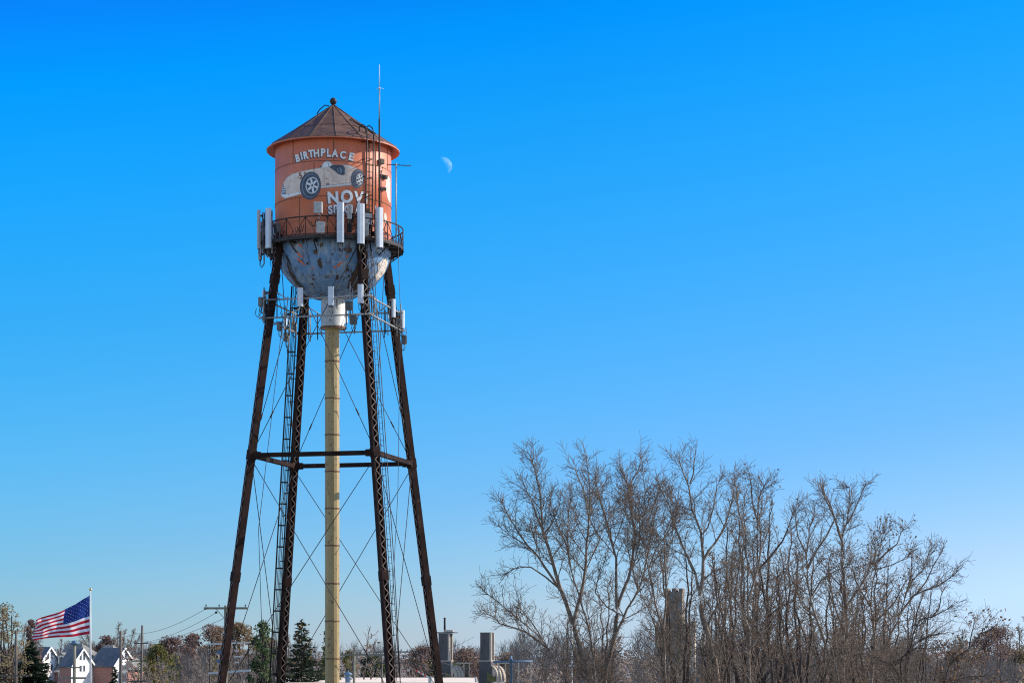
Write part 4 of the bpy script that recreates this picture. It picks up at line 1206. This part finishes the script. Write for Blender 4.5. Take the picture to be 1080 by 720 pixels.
for i, (px, yt, d, sp, lab) in enumerate((
    (118, 655, 700, 76, 'grey bare tree standing behind the right gable of the white house'),
    (143, 668, 690, 60, 'grey bare tree between the two left wooden poles'),
    (20, 655, 420, 50, 'grey bare tree behind the tan leaved tree'),
    (60, 672, 690, 50, 'grey bare tree showing above the white house roof under the flag'),
    (162, 694, 300, 52, 'low grey bare tree below the yellow tree'),
    (200, 686, 290, 60, 'grey bare tree in front of the far left autumn row'),
    (240, 688, 285, 60, 'low brushy bare tree at the foot of the tall crossarm pole'),
    (272, 690, 290, 50, 'low brushy bare tree between the left tower legs'),
    (300, 668, 330, 36, 'slim grey bare tree behind the back left tower leg'),
    (415, 694, 300, 44, 'low grey bare tree at the foot of the right front leg'),
    (444, 697, 310, 44, 'low grey bare tree beside the red and white barrier'),
    (1078, 643, 360, 40, 'pale grey bare tree at the right edge behind the russet oak'),
    (1010, 660, 380, 46, 'pale grey bare tree behind the small leaning tree'))):
    grown_tree(lab, px, yt, d, sp, GF, 400+i, None, 14 if d > 600 else 7, 3.0 if d > 600 else 1.7, 3, 'fartwig')
grown_tree('thin young tree with a few leaf tufts right of the riser', 384, 654, 240, 46, None, 431, ('dry', .12, .5), 6, .7, 2, 'fartwig')

# far woods: one mass nobody could count
rng = random.Random(77)
wd, tw = MB(), MB()
def mass(x0, x1, d, ylo, yhi, step, mats, sz, dens):
    x = x0
    while x < x1:
        k = d/F*rng.uniform(.96,1.12); dd = k*F
        yt = rng.uniform(ylo, yhi); top = HC + (HY-yt)*k
        c = Vector(((x-CXP)*k, dd, 0)); W = step*k*rng.uniform(.9,1.5)
        mi = rng.choice(mats)
        for _ in range(dens):
            q = rng.random(); z = top*(.12 + .88*q); rr = W*math.sqrt(max(.02, 1-(q*1.04-.25)**2 if q < .99 else .05))
            p = c + Vector((rng.gauss(0,.45)*rr, rng.gauss(0,.5)*rr, z))
            if mi < 3:
                leaf_quads(wd, rng, [p], sz, 1, .2, mi)
            else:
                dr = Vector((rng.gauss(0,.45), rng.gauss(0,.45), 1)).normalized(); l = sz*rng.uniform(2.0,4.5); s = Vector((1,rng.uniform(-.6,.6),0)).normalized()*sz*.07
                wd.add([p - s, p + s, p + dr*l + s*.3, p + dr*l - s*.3], [(0,1,2,3)], 3)
        x += step*rng.uniform(.7,1.3)
mass(-30, 560, 760, 680, 690, 9, (0,1,1,3,3), .95, 150)
mass(-600, 1700, 980, 683, 690, 12, (0,1,3), 1.2, 110)
mass(545, 960, 420, 670, 690, 9, (3,3,3,1), .62, 420)
mass(930, 1110, 430, 672, 688, 9, (0,1,3,3), .62, 330)
mass(545, 1110, 250, 698, 707, 8, (3,3,1,1), .40, 260)
mass(150, 300, 330, 690, 702, 9, (3,3,1,2), .5, 260)
mass(-10, 46, 560, 682, 694, 9, (3,1,0), .8, 160)
mass(128, 200, 560, 682, 694, 9, (3,1,0), .8, 160)
tag(wd.build('woods', [L['russet'], L['greyleaf'], L['olive'], M['fartwig']]), kind='stuff')


# ------------------------------------------------------------------ flat roofed building and plant behind the tower
def on_plane(px, z, d): return Vector(((px-CXP)/F*d, d, z))
rf = thing('flat_roofed_building', 'low building with a wide pale flat roof behind the tower legs', 'building', on_plane(400, 0, 230))
zR = 6.5
xl, xr = on_plane(292, 0, 205).x, on_plane(503, 0, 205).x
y0, y1 = 205.0, 259.0
cr = 2.2
out = [(xl,y0),(xr-cr,y0)] + [(xr-cr+cr*math.sin(R(a)), y0+cr-cr*math.cos(R(a))) for a in range(15,91,15)] + [(xr-.9,y1-cr)] + [(xr-.9-cr+cr*math.cos(R(a)), y1-cr+cr*math.sin(R(a))) for a in range(15,91,15)] + [(xl-6,y1)]
def slab(poly, z0, z1):
    mb = MB(); n = len(poly)
    mb.add([(x,y,z0) for x,y in poly] + [(x,y,z1) for x,y in poly], [tuple(range(n-1,-1,-1)), tuple(range(n,2*n))] + [(i,(i+1)%n,(i+1)%n+n,i+n) for i in range(n)])
    return mb
cen = Vector((sum(p[0] for p in out)/len(out), sum(p[1] for p in out)/len(out)))
ins = [tuple(cen + (Vector(p)-cen)*.985) for p in out]
slab(ins, 0, zR-.35).build('wall', M['concrete'], rf)
slab(out, zR-.35, zR).build('roof', M['roofmem'], rf)
mb = MB()
for i in range(len(out)):
    a, b = out[i], out[(i+1)%len(out)]
    mb.beam((a[0],a[1],zR+.035), (b[0],b[1],zR+.035), .16, .07)
mb.build('roof_edge', M['beige'], rf)
# roof fan (blue, mushroom cap)
c = on_plane(367, zR, 212)
t = thing('roof_fan', 'blue capped vent standing on the pale flat roof beside the riser', 'vent', c)
mb = MB(); mb.lathe([(.26,0),(.26,.35),(.36,.42),(.36,.50),(.24,.55)], 16, c); mb.build('base', M['bluemetal'], t)
mb = MB(); mb.lathe([(.24,.55),(.24,.72),(.42,.75),(.40,.86),(.22,.98),(.08,1.02),(.08,1.14),(0,1.16)], 16, c); mb.build('cap', M['bluemetal'], t)
# barrier arm
a, b = P(438.5,706.5,200), P(453.5,714.5,200)
t = thing('barrier_arm', 'red and white striped barrier arm tilted beside the far tower leg', 'barrier', (b.x, b.y, 0))
for i in range(7):
    mb = MB(); mb.beam(a.lerp(b, i/7), a.lerp(b, (i+1)/7), .10, .14); mb.build('stripe', M['barrier_red' if i % 2 == 0 else 'polewhite'], t)
mb = MB(); mb.beam((b.x, b.y, 0), (b.x, b.y, b.z+.15), .3, .3); mb.build('post', M['palesteel'], t)

# two grey chimney blocks with curved ducts
def chimney_block(x0, x1, ytop, d, label, cap, stack):
    k = d/F
    A = P(x0, ytop, d); B = P(x1, ytop, d)
    w_ = (B.x-A.x)
    t = thing('chimney_block', label, 'chimney', ((A.x+B.x)/2, d, 0))
    zt = A.z; zb = HC + (HY-697)*k
    # tower, turned a little so its sunny side face shows
    rot = R(-14); cx, cy = (A.x+B.x)/2, d + w_/2
    def bx(hx, hy, z0, z1, name, mat, ox=0, oy=0):
        mb = MB(); ax = Vector((math.cos(rot), math.sin(rot), 0)); ay = Vector((-math.sin(rot), math.cos(rot), 0))
        mb.obox(Vector((cx,cy,(z0+z1)/2)) + ax*ox + ay*oy, ax*hx, ay*hy, Vector((0,0,(z1-z0)/2))); return mb.build(name, mat, t)
    bx(w_*.44, w_*.5, zb, zt, 'shaft', M['duct'])
    for q in (-1, 1): bx(.11, .09, zb, zt+.02, 'lit_face_strip', M['beige'], w_*.44+.03, q*w_*.46)  # beige strips put the sunlight on the right face into colour
    bx(w_*.52, w_*.6, 0, zb+.0, 'base', M['duct'])
    bx(w_*.56, w_*.64, zb, zb+.12, 'ledge', M['beige'])
    bx(w_*.47, w_*.53, zt, zt+.07, 'rim', M['duct'])
    if cap:
        bx(w_*.98, w_*.62, zt+.10, zt+.22, 'cap_slab', M['duct'], -w_*.0)
        bx(w_*.40, w_*.1, zt+.22, zt+.5, 'cap_plate', M['beige'], w_*.30)
    if stack:
        mb = MB(); mb.tube([(cx-.05,cy,zt+.2),(cx-.05,cy,HC+(HY-651)*k)], .13, 10); mb.build('stack_pipe', M['dsteel'], t)
        mb = MB(); mb.tube([(cx-.05,cy,HC+(HY-651)*k-.05),(cx-.05,cy,HC+(HY-651)*k+.03)], .16, 10); mb.build('stack_rim', M['dsteel'], t)
    # quarter-round ribbed duct to the right
    zc = HC + (HY-715)*k; r0 = 14*k
    X0 = cx + w_*.5
    e1 = Vector((math.cos(R(48)), -math.sin(R(48)), 0)); e2 = Vector((e1.y*-1, e1.x, 0))
    for i in range(3):
        mb = MB(); c0 = Vector((X0-.05, d+.35, zc-.1)) + e2*(i*.40 - .2) + e1*(.14*i)
        pts = [c0 + e1*(r0*.80*math.sin(R(a))) + UP*(r0*.95*math.cos(R(a))) for a in range(0, 101, 10)]
        for p, q in zip(pts, pts[1:]): mb.beam(p, q, .33, .30, e2)
        mb.build('duct_elbow', M['beige'], t)
    mb = MB(); mb.prism([(X0-.7, zc-.4), (X0+1.15, zc-.4), (X0-.7, zc+.85)], d-.62, d-.5); mb.build('hopper_side', M['olive'], t)
    mb = MB()
    for x_ in (X0+1.55, X0+2.25): mb.box((x_, d+.6, 0), (x_+.16, d+.76, zc+15.5*k))
    mb.build('frame_post', M['beige'], t)
    mb = MB(); mb.box((X0+.6, d+.55, zc+15.5*k), (X0+2.6, d+.82, zc+16.8*k)); mb.build('frame_beam', M['beige'], t)
    mb = MB(); mb.box((X0+1.75, d+1.0, 0), (X0+2.2, d+1.1, zc+15.2*k)); mb.build('frame_panel', M['concrete'], t)
    return t
chimney_block(463, 475.5, 668, 275, 'grey chimney block with a thin stack pipe and flat cap right of the tower', True, True)
chimney_block(507, 519.5, 667, 275, 'plain topped grey chimney block beside the spreading tree', False, False)
# blue pipe bridge
t = thing('pipe_bridge', 'thin blue pipe bridge with a valve post right of the chimney blocks', 'pipe', P(539,697,268)*1)
t.location.z = 0
a, b = P(520,697.5,268), P(562,697,268)
mb = MB(); mb.tube([a, b], .13, 8); mb.build('pipe', M['bluemetal'], t)
mb = MB(); c = P(539,697,268); mb.lathe([(.17,0),(.17,c.z+.2),(.24,c.z+.22),(.24,c.z+.3),(.15,c.z+.34),(.14,c.z+.62),(.09,c.z+.7),(0,c.z+.72)], 12, (c.x,c.y,0)); mb.build('valve_post', M['bluemetal'], t)
for px in (526, 547, 560):
    mb = MB(); c = P(px,697,268); mb.box((c.x-.09,c.y-.09,0),(c.x+.09,c.y+.09,c.z-.1)); mb.build('support', M['beige'], t)

# concrete tower among the trees
d = 300.0; k = d/F
t = thing('concrete_tower', 'weathered concrete tower standing behind the bare trees', 'tower', P(713,692,d)*1); t.location.z = 0
def cbox(x0, x1, yt, dd, dep, name, mat=M['concrete'], zb=0):
    A, B = P(x0, yt, dd), P(x1, yt, dd)
    mb = MB(); rot = R(-12); cx, cy = (A.x+B.x)/2, dd+dep/2
    ax = Vector((math.cos(rot), math.sin(rot), 0)); ay = Vector((-math.sin(rot), math.cos(rot), 0))
    mb.obox(Vector((cx,cy,(A.z+zb)/2)), ax*(B.x-A.x)*.47, ay*dep/2, Vector((0,0,(A.z-zb)/2))); return mb.build(name, mat, t)
cbox(703.5, 722, 624, d, 2.6, 'shaft')
cbox(700, 731, 658, d-.6, 3.0, 'lower_block')
cbox(728, 734, 655, d-1.0, 1.2, 'buttress', M['beige'])
cbox(692, 699, 661, d-.4, 1.6, 'side_stair')
for x in (705, 712.8, 720): cbox(x-2.2, x+2.2, 620, d-.05, 2.7, 'parapet_block', zb=P(0,625,d).z)
for i in range(14):
    y = 655 + i*3.1; A = P(716.5, y, d-1.25)
    mb = MB(); mb.box((A.x-.16,A.y-.1,A.z-.14),(A.x+.16,A.y,A.z+.14)); mb.build('ladder_plate', M['olive'], t)
for y in (634, 646): cbox(702.6, 722.9, y, d-.12, 2.84, 'joint_ledge', zb=P(0,y+.9,d).z)
for y in (672, 688, 704): cbox(699, 732, y, d-.75, 3.3, 'joint_ledge', zb=P(0,y+.9,d).z)
for x, y in ((709,629),(717,640),(708,651)):
    A = P(x, y, d-.36); mb = MB(); mb.box((A.x-.3,A.y-.02,A.z-.7),(A.x+.3,A.y+.3,A.z+.7)); mb.build('opening', M['window'], t)
# pale lamp post left of it, blue roofed sheds far behind
t = thing('lamp_post', 'thin pale lamp post with a short white arm among the left bare trees', 'street lamp', P(603,692,150)*1); t.location.z = 0
c = P(603,660,150)
mb = MB(); mb.tube([(c.x,c.y,0),(c.x,c.y,c.z)], [.08,.05], 8); mb.build('pole', M['palesteel'], t)
mb = MB(); q = P(604.5,702,150); mb.box((q.x-.30,q.y-.12,q.z-.06),(q.x+.30,q.y+.02,q.z+.08)); mb.build('sign_plate', M['polewhite'], t)
mb = MB(); mb.tube([(c.x,c.y,c.z),(c.x+.2,c.y-.3,c.z+.12),(c.x+.45,c.y-.6,c.z+.1)], .03, 6); mb.build('arm', M['palesteel'], t)
mb = MB(); mb.box((c.x+.35,c.y-.95,c.z+.02),(c.x+.6,c.y-.55,c.z+.12)); mb.build('lamp_head', M['palesteel'], t)
for px, w_, lab in ((628, 34, 'low blue walled shed behind the left spreading trees'), (742, 26, 'low blue walled shed right of the concrete tower')):
    A = P(px, 714, 330); hw = w_/2*330/F
    t = thing('shed', lab, 'shed', (A.x, A.y, 0))
    mb = MB(); mb.box((A.x-hw,330,0),(A.x+hw,336,A.z)); mb.build('wall', M['bluemetal'], t)
    mb = MB(); mb.prism([(A.x-hw-.3,A.z),(A.x+hw+.3,A.z),(A.x+hw+.3,A.z+.12),(A.x,A.z+.55),(A.x-hw-.3,A.z+.12)], 329.7, 336.3); mb.build('roof', M['palesteel'], t)
    mb = MB(); mb.box((A.x-.8,329.95,0),(A.x+.8,330.05,3)); mb.build('door', M['palesteel'], t)

# pale steel frame between the left legs
d = 232.0
t = thing('steel_frame', 'pale steel frame with two long rails low behind the left tower leg', 'steel frame', P(242,692,d)*1); t.location.z = 0
for (xa, ya, xb, yb, w_) in ((217,679,264,677,.16),(220,709.5,264,706.5,.22)):
    mb = MB(); mb.beam(P(xa,ya,d), P(xb,yb,d), .15, w_); mb.build('rail', M['palesteel'], t)
for x in (221, 250, 262):
    mb = MB(); A = P(x,678,d); mb.beam((A.x,A.y+.1,0),(A.x,A.y+.1,A.z), .08, .08); mb.build('post', M['dsteel'], t)
for xa, y, xb in ((248,686,252),(247,692,253),(248,698,251.5)):
    mb = MB(); mb.beam(P(xa,y,d-.2), P(xb,y,d-.2), .15, .14); mb.build('bracket', M['palesteel'], t)
for y in (687.5, 697): 
    mb = MB(); mb.beam(P(229,y,d), P(240,y-.5,d), .12, .4); mb.build('box', M['bluemetal'], t)

# ------------------------------------------------------------------ utility poles and wires
GP = 'wooden utility poles'
def pole(px, ytop, d, wpx, label, arms=(), mat='wood', insul=True, brace=False, lean=0.0, pins=()):
    k = d/F; A = P(px, ytop, d); r = wpx*k/2
    t = thing('utility_pole', label, 'utility pole', (A.x, d, 0), GP)
    mb = MB(); mb.tube([(A.x+lean,d,-.1),(A.x,d,A.z)], [r*1.25, r*.9], 10); mb.build('pole', M[mat], t)
    for (xa, y, xb, h) in arms:
        q, e = P(xa,y,d-.22), P(xb,y,d-.22)
        mb = MB(); mb.beam(q, e, .11, h); arm = mb.build('crossarm', M[mat], t)
        if insul:
            n = max(2, int((e-q).length/.8)+1)
            for i in range(n):
                c = q.lerp(e, .05 + .9*i/(n-1)); mb = MB()
                mb.lathe([(.02,0),(.02,.06),(.045,.07),(.055,.10),(.035,.13),(.05,.15),(.03,.19),(0,.20)], 8, c + Vector((0,0,h/2)))
                mb.build('insulator', M['dsteel'], arm)
        if brace:
            for s in (-1, 1):
                mb = MB(); mb.beam(Vector((A.x, d-.2, q.z-.75)), Vector((A.x + s*.62, d-.2, q.z-.06)), .03, .05); mb.build('brace', M['galv'], t)
    return t
pole(17, 664, 255, 2.6, 'bare wooden pole in front of the left evergreens', ((0,712,33,.18),), insul=False)
p78 = pole(78.5, 680, 235, 3.8, 'short stout pole with a dark cap in front of the white house', ((70,703.5,85,.14),(62,714.5,91,.2)), 'greenwood', False)
c = P(78.5, 678.5, 235)
mb = MB(); mb.lathe([(.18,-.15),(.42,-.05),(.52,.12),(.30,.16),(.30,.28),(.12,.36),(0,.38)], 14, c); mb.build('pole_cap', M['bluemetal'], p78, Vector((c.x, 235, 0)))
mb = MB(); mb.beam(P(72,676,235), P(83,675,235), .04, .05); mb.beam(P(74,679,235), P(72,674,235), .04, .05); mb.beam(P(81,679,235), P(84,674.5,235), .04, .05)
mb.build('antenna_bar', M['galv'], p78)
pole(127.3, 665, 245, 3.4, 'thick dark wooden pole right of the white house')
pole(150, 659, 240, 2.5, 'thin wooden pole with three short crossarms', ((141,678,156.5,.12),(145,689,150,.12),(138,696.5,158,.14),(137,718,155,.2)), lean=-.22)
pole(238, 638, 150, 3.6, 'tall wooden pole with one wide crossarm behind the left front leg', ((215,641,261,.15),), 'greenwood', True, True)
pole(373.5, 688, 200, 2.6, 'greenish pole with a long single arm right of the riser', ((358.5,690,411,.16),), 'greenwood', True)
pole(403, 690, 205, 1.6, 'slim pole between the riser and the right front leg', ((398,699,409,.1),))
pole(412, 683, 192, 3.2, 'grey pole with two crossarms beside the right front leg', ((393,687,434.5,.11),(404,698.5,434,.11)))
def wire(a, b, sag, label, r=.012, group='overhead power lines'):
    a, b = Vector(a), Vector(b)
    mb = MB(); mb.tube([a.lerp(b, i/12) - Vector((0,0,sag*4*(i/12)*(1-i/12))) for i in range(13)], r, 4)
    o = mb.build('power_line', M['cable'], None, a); tag(o, label, 'power line', group); return o
for (xa, ya, xb, yb, lab) in ((218,641,151,667.5,'upper overhead wire from the wide crossarm to the three armed pole'),
                              (229,645,152,677,'middle overhead wire between the two left poles'),
                              (240,650,150,678.5,'lower overhead wire between the two left poles')):
    wire(P(xa,ya,149.7), P(xb,yb,239.6), .35, lab, .017)
    A = P(xa,ya,149.7); B = P(xb,yb,239.6); dd = (B-A).normalized()
    if ya < 648:
        t_ = MB(); t_.tube([A+dd*.5, A+dd*.62, A+dd*.9, A+dd*1.0], [.04,.09,.09,.04], 8)
        tag(t_.build('strain_insulator', M['dsteel'], None, A+dd*.75), 'dark insulator on the %s overhead wire near the wide crossarm' % lab.split()[0], 'insulator', 'strain insulators on the left wires')
wire(P(150,667,239.6), P(-40,690,420), 1.0, 'overhead wire running left from the thin three armed pole behind the flag', .017)
for (xa, ya, xb, yb, lab) in ((434,686,520,706,'upper wire sloping down right from the two armed grey pole'), (433,697.5,505,712,'lower wire sloping down right from the two armed grey pole')):
    wire(P(xa,ya,191.7), P(xb,yb,330), .6, lab, .018)
wire(P(393,686,191.7), P(374,688,199.7), .1, 'short wire joining the two poles right of the riser', .014)
wire(P(434,686,191.7), P(500,671,150), .5, 'faint wire passing above the chimney blocks', .010)
wire(P(150,718,239.5), P(127,712,244.5), .15, 'short wire between the two wooden poles right of the house', .018)

# ------------------------------------------------------------------ flag and pole
d = 250.0; k = d/F
base = P(95.4, 692, d); base.z = 0
t = thing('flagpole', 'white flagpole with a gold ball on top', 'flagpole', base)
top = P(95.4, 622.5, d).z
mb = MB(); mb.tube([(base.x,d,0),(base.x,d,top*.6),(base.x,d,top)], [.13,.10,.065], 12); mb.build('pole', M['polewhite'], t)
mb = MB(); mb.lathe([(.16*math.cos(R(q)), .14+.16*math.sin(R(q))) for q in range(-90,91,18)], 14, (base.x,d,top)); mb.build('ball', M['gold'], t)
mb = MB(); mb.tube([(base.x-.13,d-.05,1.3),(base.x-.11,d-.04,top-.4)], .012, 4); mb.build('halyard', M['polewhite'], t)
topc = [(94.6,627.5),(88,631),(80,636.5),(72,640.5),(64,644),(54,647.5),(45,650.5),(40,653.5),(37.4,657)]
botc = [(94.6,668),(86,669.5),(78,670.8),(70,671.3),(62,671.5),(54,672.3),(46,673.2),(40,674.2),(35.5,675)]
def lerpc(c, u):
    f = u*(len(c)-1); i = min(int(f), len(c)-2); q = f-i
    return (c[i][0]*(1-q)+c[i+1][0]*q, c[i][1]*(1-q)+c[i+1][1]*q)
def flag_pt(u, v):
    a, b = lerpc(topc, u), lerpc(botc, u)
    x, y = a[0]*(1-v)+b[0]*v, a[1]*(1-v)+b[1]*v
    x += 1.2*math.sin(v*7 + u*5)*u
    y += .8*math.sin(u*15 + v*3)*u*(1-abs(2*v-1))
    amp = .10 + .55*u
    dy = amp*math.sin(u*13 - v*4.2 + .6) + .30*amp*math.sin(u*27 + v*7)
    return P(x, y, d) + Vector((0, dy, 0))
NU, NV = 84, 52
fl = MB()
fl.add([flag_pt(i/NU, j/NV) for j in range(NV+1) for i in range(NU+1)], [], 0)
for j in range(NV):
    for i in range(NU):
        st = int(j/NV*13)
        mi = 2 if (i/NU < .42 and st < 7) else (0 if st % 2 == 0 else 1)
        fl.f.append((j*(NU+1)+i, j*(NU+1)+i+1, (j+1)*(NU+1)+i+1, (j+1)*(NU+1)+i)); fl.m.append(mi); fl.s.append(True)
fo = fl.build('flag', [M['red'], M['white'], M['blue']], None, flag_pt(0, .5))
tag(fo, 'american flag with fifty stars streaming left from the white flagpole', 'flag')
sm = MB()
def star(u, v, r_):
    for off in (-.012, .012):
        vs = [flag_pt(u, v) + Vector((0,off,0))]
        for q in range(10):
            a = R(q*36+18); rr = r_ if q % 2 else r_*.42
            vs.append(flag_pt(u + rr*math.cos(a)*.62, v + rr*math.sin(a)) + Vector((0,off,0)))
        sm.add(vs, [(0, 1+q, 1+(q+1) % 10) for q in range(10)])
for row in range(9):
    for col in range(6 if row % 2 == 0 else 5):
        star(.42*(.085 + (col + (.0 if row % 2 == 0 else .5))*.166), (7/13)*(.095 + row*.101), .017)
sm.build('stars', M['white'], fo)

# ------------------------------------------------------------------ white gabled house
d = 600.0; k = d/F; th = R(21)
ex, ey = Vector((math.cos(th), -math.sin(th), 0)), Vector((math.sin(th), math.cos(th), 0))
O = P(90.5, 692, d); O.z = 0
house = thing('gabled_house', 'large brick house with white gables and grey roofs under the flag', 'house', O)
def hp(px, dep, z):
    """house point: photo column of the front, depth behind the front line, height"""
    return O + ex*((px-97)*k/math.cos(th)) + ey*dep + UP*z
def hz(py): return HC + (HY-py)*k
def hquad(mb, pts, mi=0): mb.add(pts, [tuple(range(len(pts)))], mi)
ze, zr, zg = hz(704.5), hz(678.5), hz(682.5)
def wing(xr, xl, dep0, dep1, apex_y, eave_y, wlab='white_gable'):
    """gable wing: ridge runs along the house front; its end wall faces right"""
    za, zv = hz(apex_y), hz(eave_y); dm = (dep0+dep1)/2
    mb = MB()
    mb.add([hp(xr,dep0,0), hp(xr,dep1,0), hp(xr,dep1,zv), hp(xr,dm,za), hp(xr,dep0,zv), hp(xl,dep0,0), hp(xl,dep1,0), hp(xl,dep1,zv), hp(xl,dm,za), hp(xl,dep0,zv)],
           [(0,1,2,3,4)])
    mb.build('gable_wall', M['siding'], house)
    mb = MB()
    mb.add([hp(xr,dep0,0), hp(xr,dep1,0), hp(xr,dep1,zv), hp(xr,dm,za), hp(xr,dep0,zv), hp(xl,dep0,0), hp(xl,dep1,0), hp(xl,dep1,zv), hp(xl,dm,za), hp(xl,dep0,zv)], [(9,8,7,6,5), (0,4,9,5), (1,6,7,2)])
    mb.build('brick_wall', M['brick'], house)
    ov = .5; sl_ = (za-zv)/(dm-dep0)
    mb = MB()
    for s, de in ((-1, dep0-ov), (1, dep1+ov)):
        zo = zv - sl_*ov
        A, B, C_, D = hp(xr,dm,za+.12)+ex*ov, hp(xl,dm,za+.12)-ex*ov, hp(xl,de,zo+.12)-ex*ov, hp(xr,de,zo+.12)+ex*ov
        dn = Vector((0,0,-.25))
        vs = [A,B,C_,D,A+dn,B+dn,C_+dn,D+dn]
        mb.add(vs, [(0,1,2,3),(7,6,5,4),(0,3,7,4),(1,5,6,2),(2,6,7,3)])
    r_ = mb.build('roof', M['shingle2'], house)
    mb = MB()
    for de in (dep0-ov, dep1+ov):
        zo = zv - sl_*ov
        mb.beam(hp(xr,dm,za)+ex*(ov+.06), hp(xr,de,zo)+ex*(ov+.06), .1, .5, ex)
    mb.build('bargeboard', M['siding'], r_)
    for fz in (.80, .52):
        for q in (-.9, .9):
            c = hp(xr, dm+q, za*fz)+ex*.03
            mb = MB(); mb.obox(c, ex*.03, ey*.55, UP*.85); w_ = mb.build('window', M['window'], house)
            mb = MB(); 
            for s in (-1,1): mb.obox(c + ey*.62*s, ex*.06, ey*.07, UP*.95)
            mb.obox(c + UP*.92, ex*.06, ey*.7, UP*.08); mb.obox(c - UP*.92, ex*.06, ey*.7, UP*.08)
            mb.build('window_frame', M['siding'], w_)
wing(52, 26, -4, 7, 682, 700)
wing(103, 90, -10, 1, 684, 701)
wing(126, 102, 1, 12, 683, 701)
# brick body with hipped main roof
mb = MB()
for (xa, xb, dp) in ((52,88,4),(103,116,4),(126,134,5)):
    mb.add([hp(xa,dp,0),hp(xb,dp,0),hp(xb,dp,ze-1.0),hp(xa,dp,ze-1.0),hp(xa,18,0),hp(xb,18,0),hp(xb,18,ze-1.0),hp(xa,18,ze-1.0)],
           [(0,1,2,3),(1,5,6,2),(5,4,7,6),(4,0,3,7),(3,2,6,7)])
mb.build('brick_wall', M['brick'], house)
mb = MB()
for (xa, xb, dp) in ((52,88,3.9),(103,116,3.9),(126,134,4.9)):
    mb.beam(hp(xa,dp-.1,ze-.75), hp(xb,dp-.1,ze-.75), .5, .6, ey)
mb.build('cornice', M['siding'], house)
def hip(xa, xb, xra, xrb, dp0, dp1, zb, zt, mat):
    dm = (dp0+dp1)/2
    A,B,C_,D = hp(xa,dp0,zb),hp(xb,dp0,zb),hp(xb,dp1,zb),hp(xa,dp1,zb); E,G = hp(xra,dm,zt),hp(xrb,dm,zt)
    mb = MB(); mb.add([A,B,C_,D,E,G], [(0,1,5,4),(1,2,5),(2,3,4,5),(3,0,4),(3,2,1,0)]); return mb.build('main_roof', mat, house)
hip(46, 93, 48, 64, 3.2, 22, ze-.4, hz(677.5), M['shingle'])
hip(84, 122, 88, 98, 3.4, 24, ze-.4, hz(679.5), M['shingle'])
hip(112, 137, 114, 122, 4.2, 20, ze-.4, hz(690), M['shingle'])
for xc, dp in ((59,6.2),(88,1.6)):
    z0, z1 = (hz(700), hz(690.5)) if xc < 70 else (hz(708), hz(697.5))
    c = hp(xc, dp, (z0+z1)/2)
    mb = MB(); mb.obox(c, ex*.95, ey*2.0, UP*((z1-z0)/2)); dm_ = mb.build('dormer', M['siding'], house)
    mb = MB(); mb.obox(c - ey*2.03, ex*.5, ey*.04, UP*((z1-z0)*.3)); mb.build('pane', M['window'], dm_)
    mb = MB(); mb.add([c + ex*s*1.25 + ey*q*2.3 + UP*((z1-z0)/2) for q in (-1,1) for s in (-1,1)] + [c + ey*q*2.3 + UP*((z1-z0)/2+.8) for q in (-1,1)], [(0,1,4),(3,2,5),(0,4,5,2),(1,3,5,4),(2,3,1,0)]); mb.build('dormer_roof', M['shingle'], dm_)
for xc, dp in ((59.5,3.9),(68.5,3.9),(75,3.9),(107.3,3.9),(112.5,3.9),(130,4.9)):
    c = hp(xc, dp, hz(713))
    ring_ = [(-.7,-1.9),(.7,-1.9),(.7,.9)] + [(.7*math.cos(R(a)), .9+.7*math.sin(R(a))) for a in range(20,170,20)] + [(-.7,.9)]
    n = len(ring_)
    mb = MB(); mb.add([c + ex*a + UP*b - ey*.12 for a, b in ring_] + [c + ex*a + UP*b + ey*.05 for a, b in ring_], [tuple(range(n))] + [(i,i+n,(i+1)%n+n,(i+1)%n) for i in range(n)])
    w_ = mb.build('arched_window', M['siding'], house)
    mb = MB(); 
    for s in (-1,1): mb.obox(c + ex*.3*s - ey*.15 - UP*.3, ex*.2, ey*.02, UP*1.2)
    mb.build('pane', M['window'], w_)
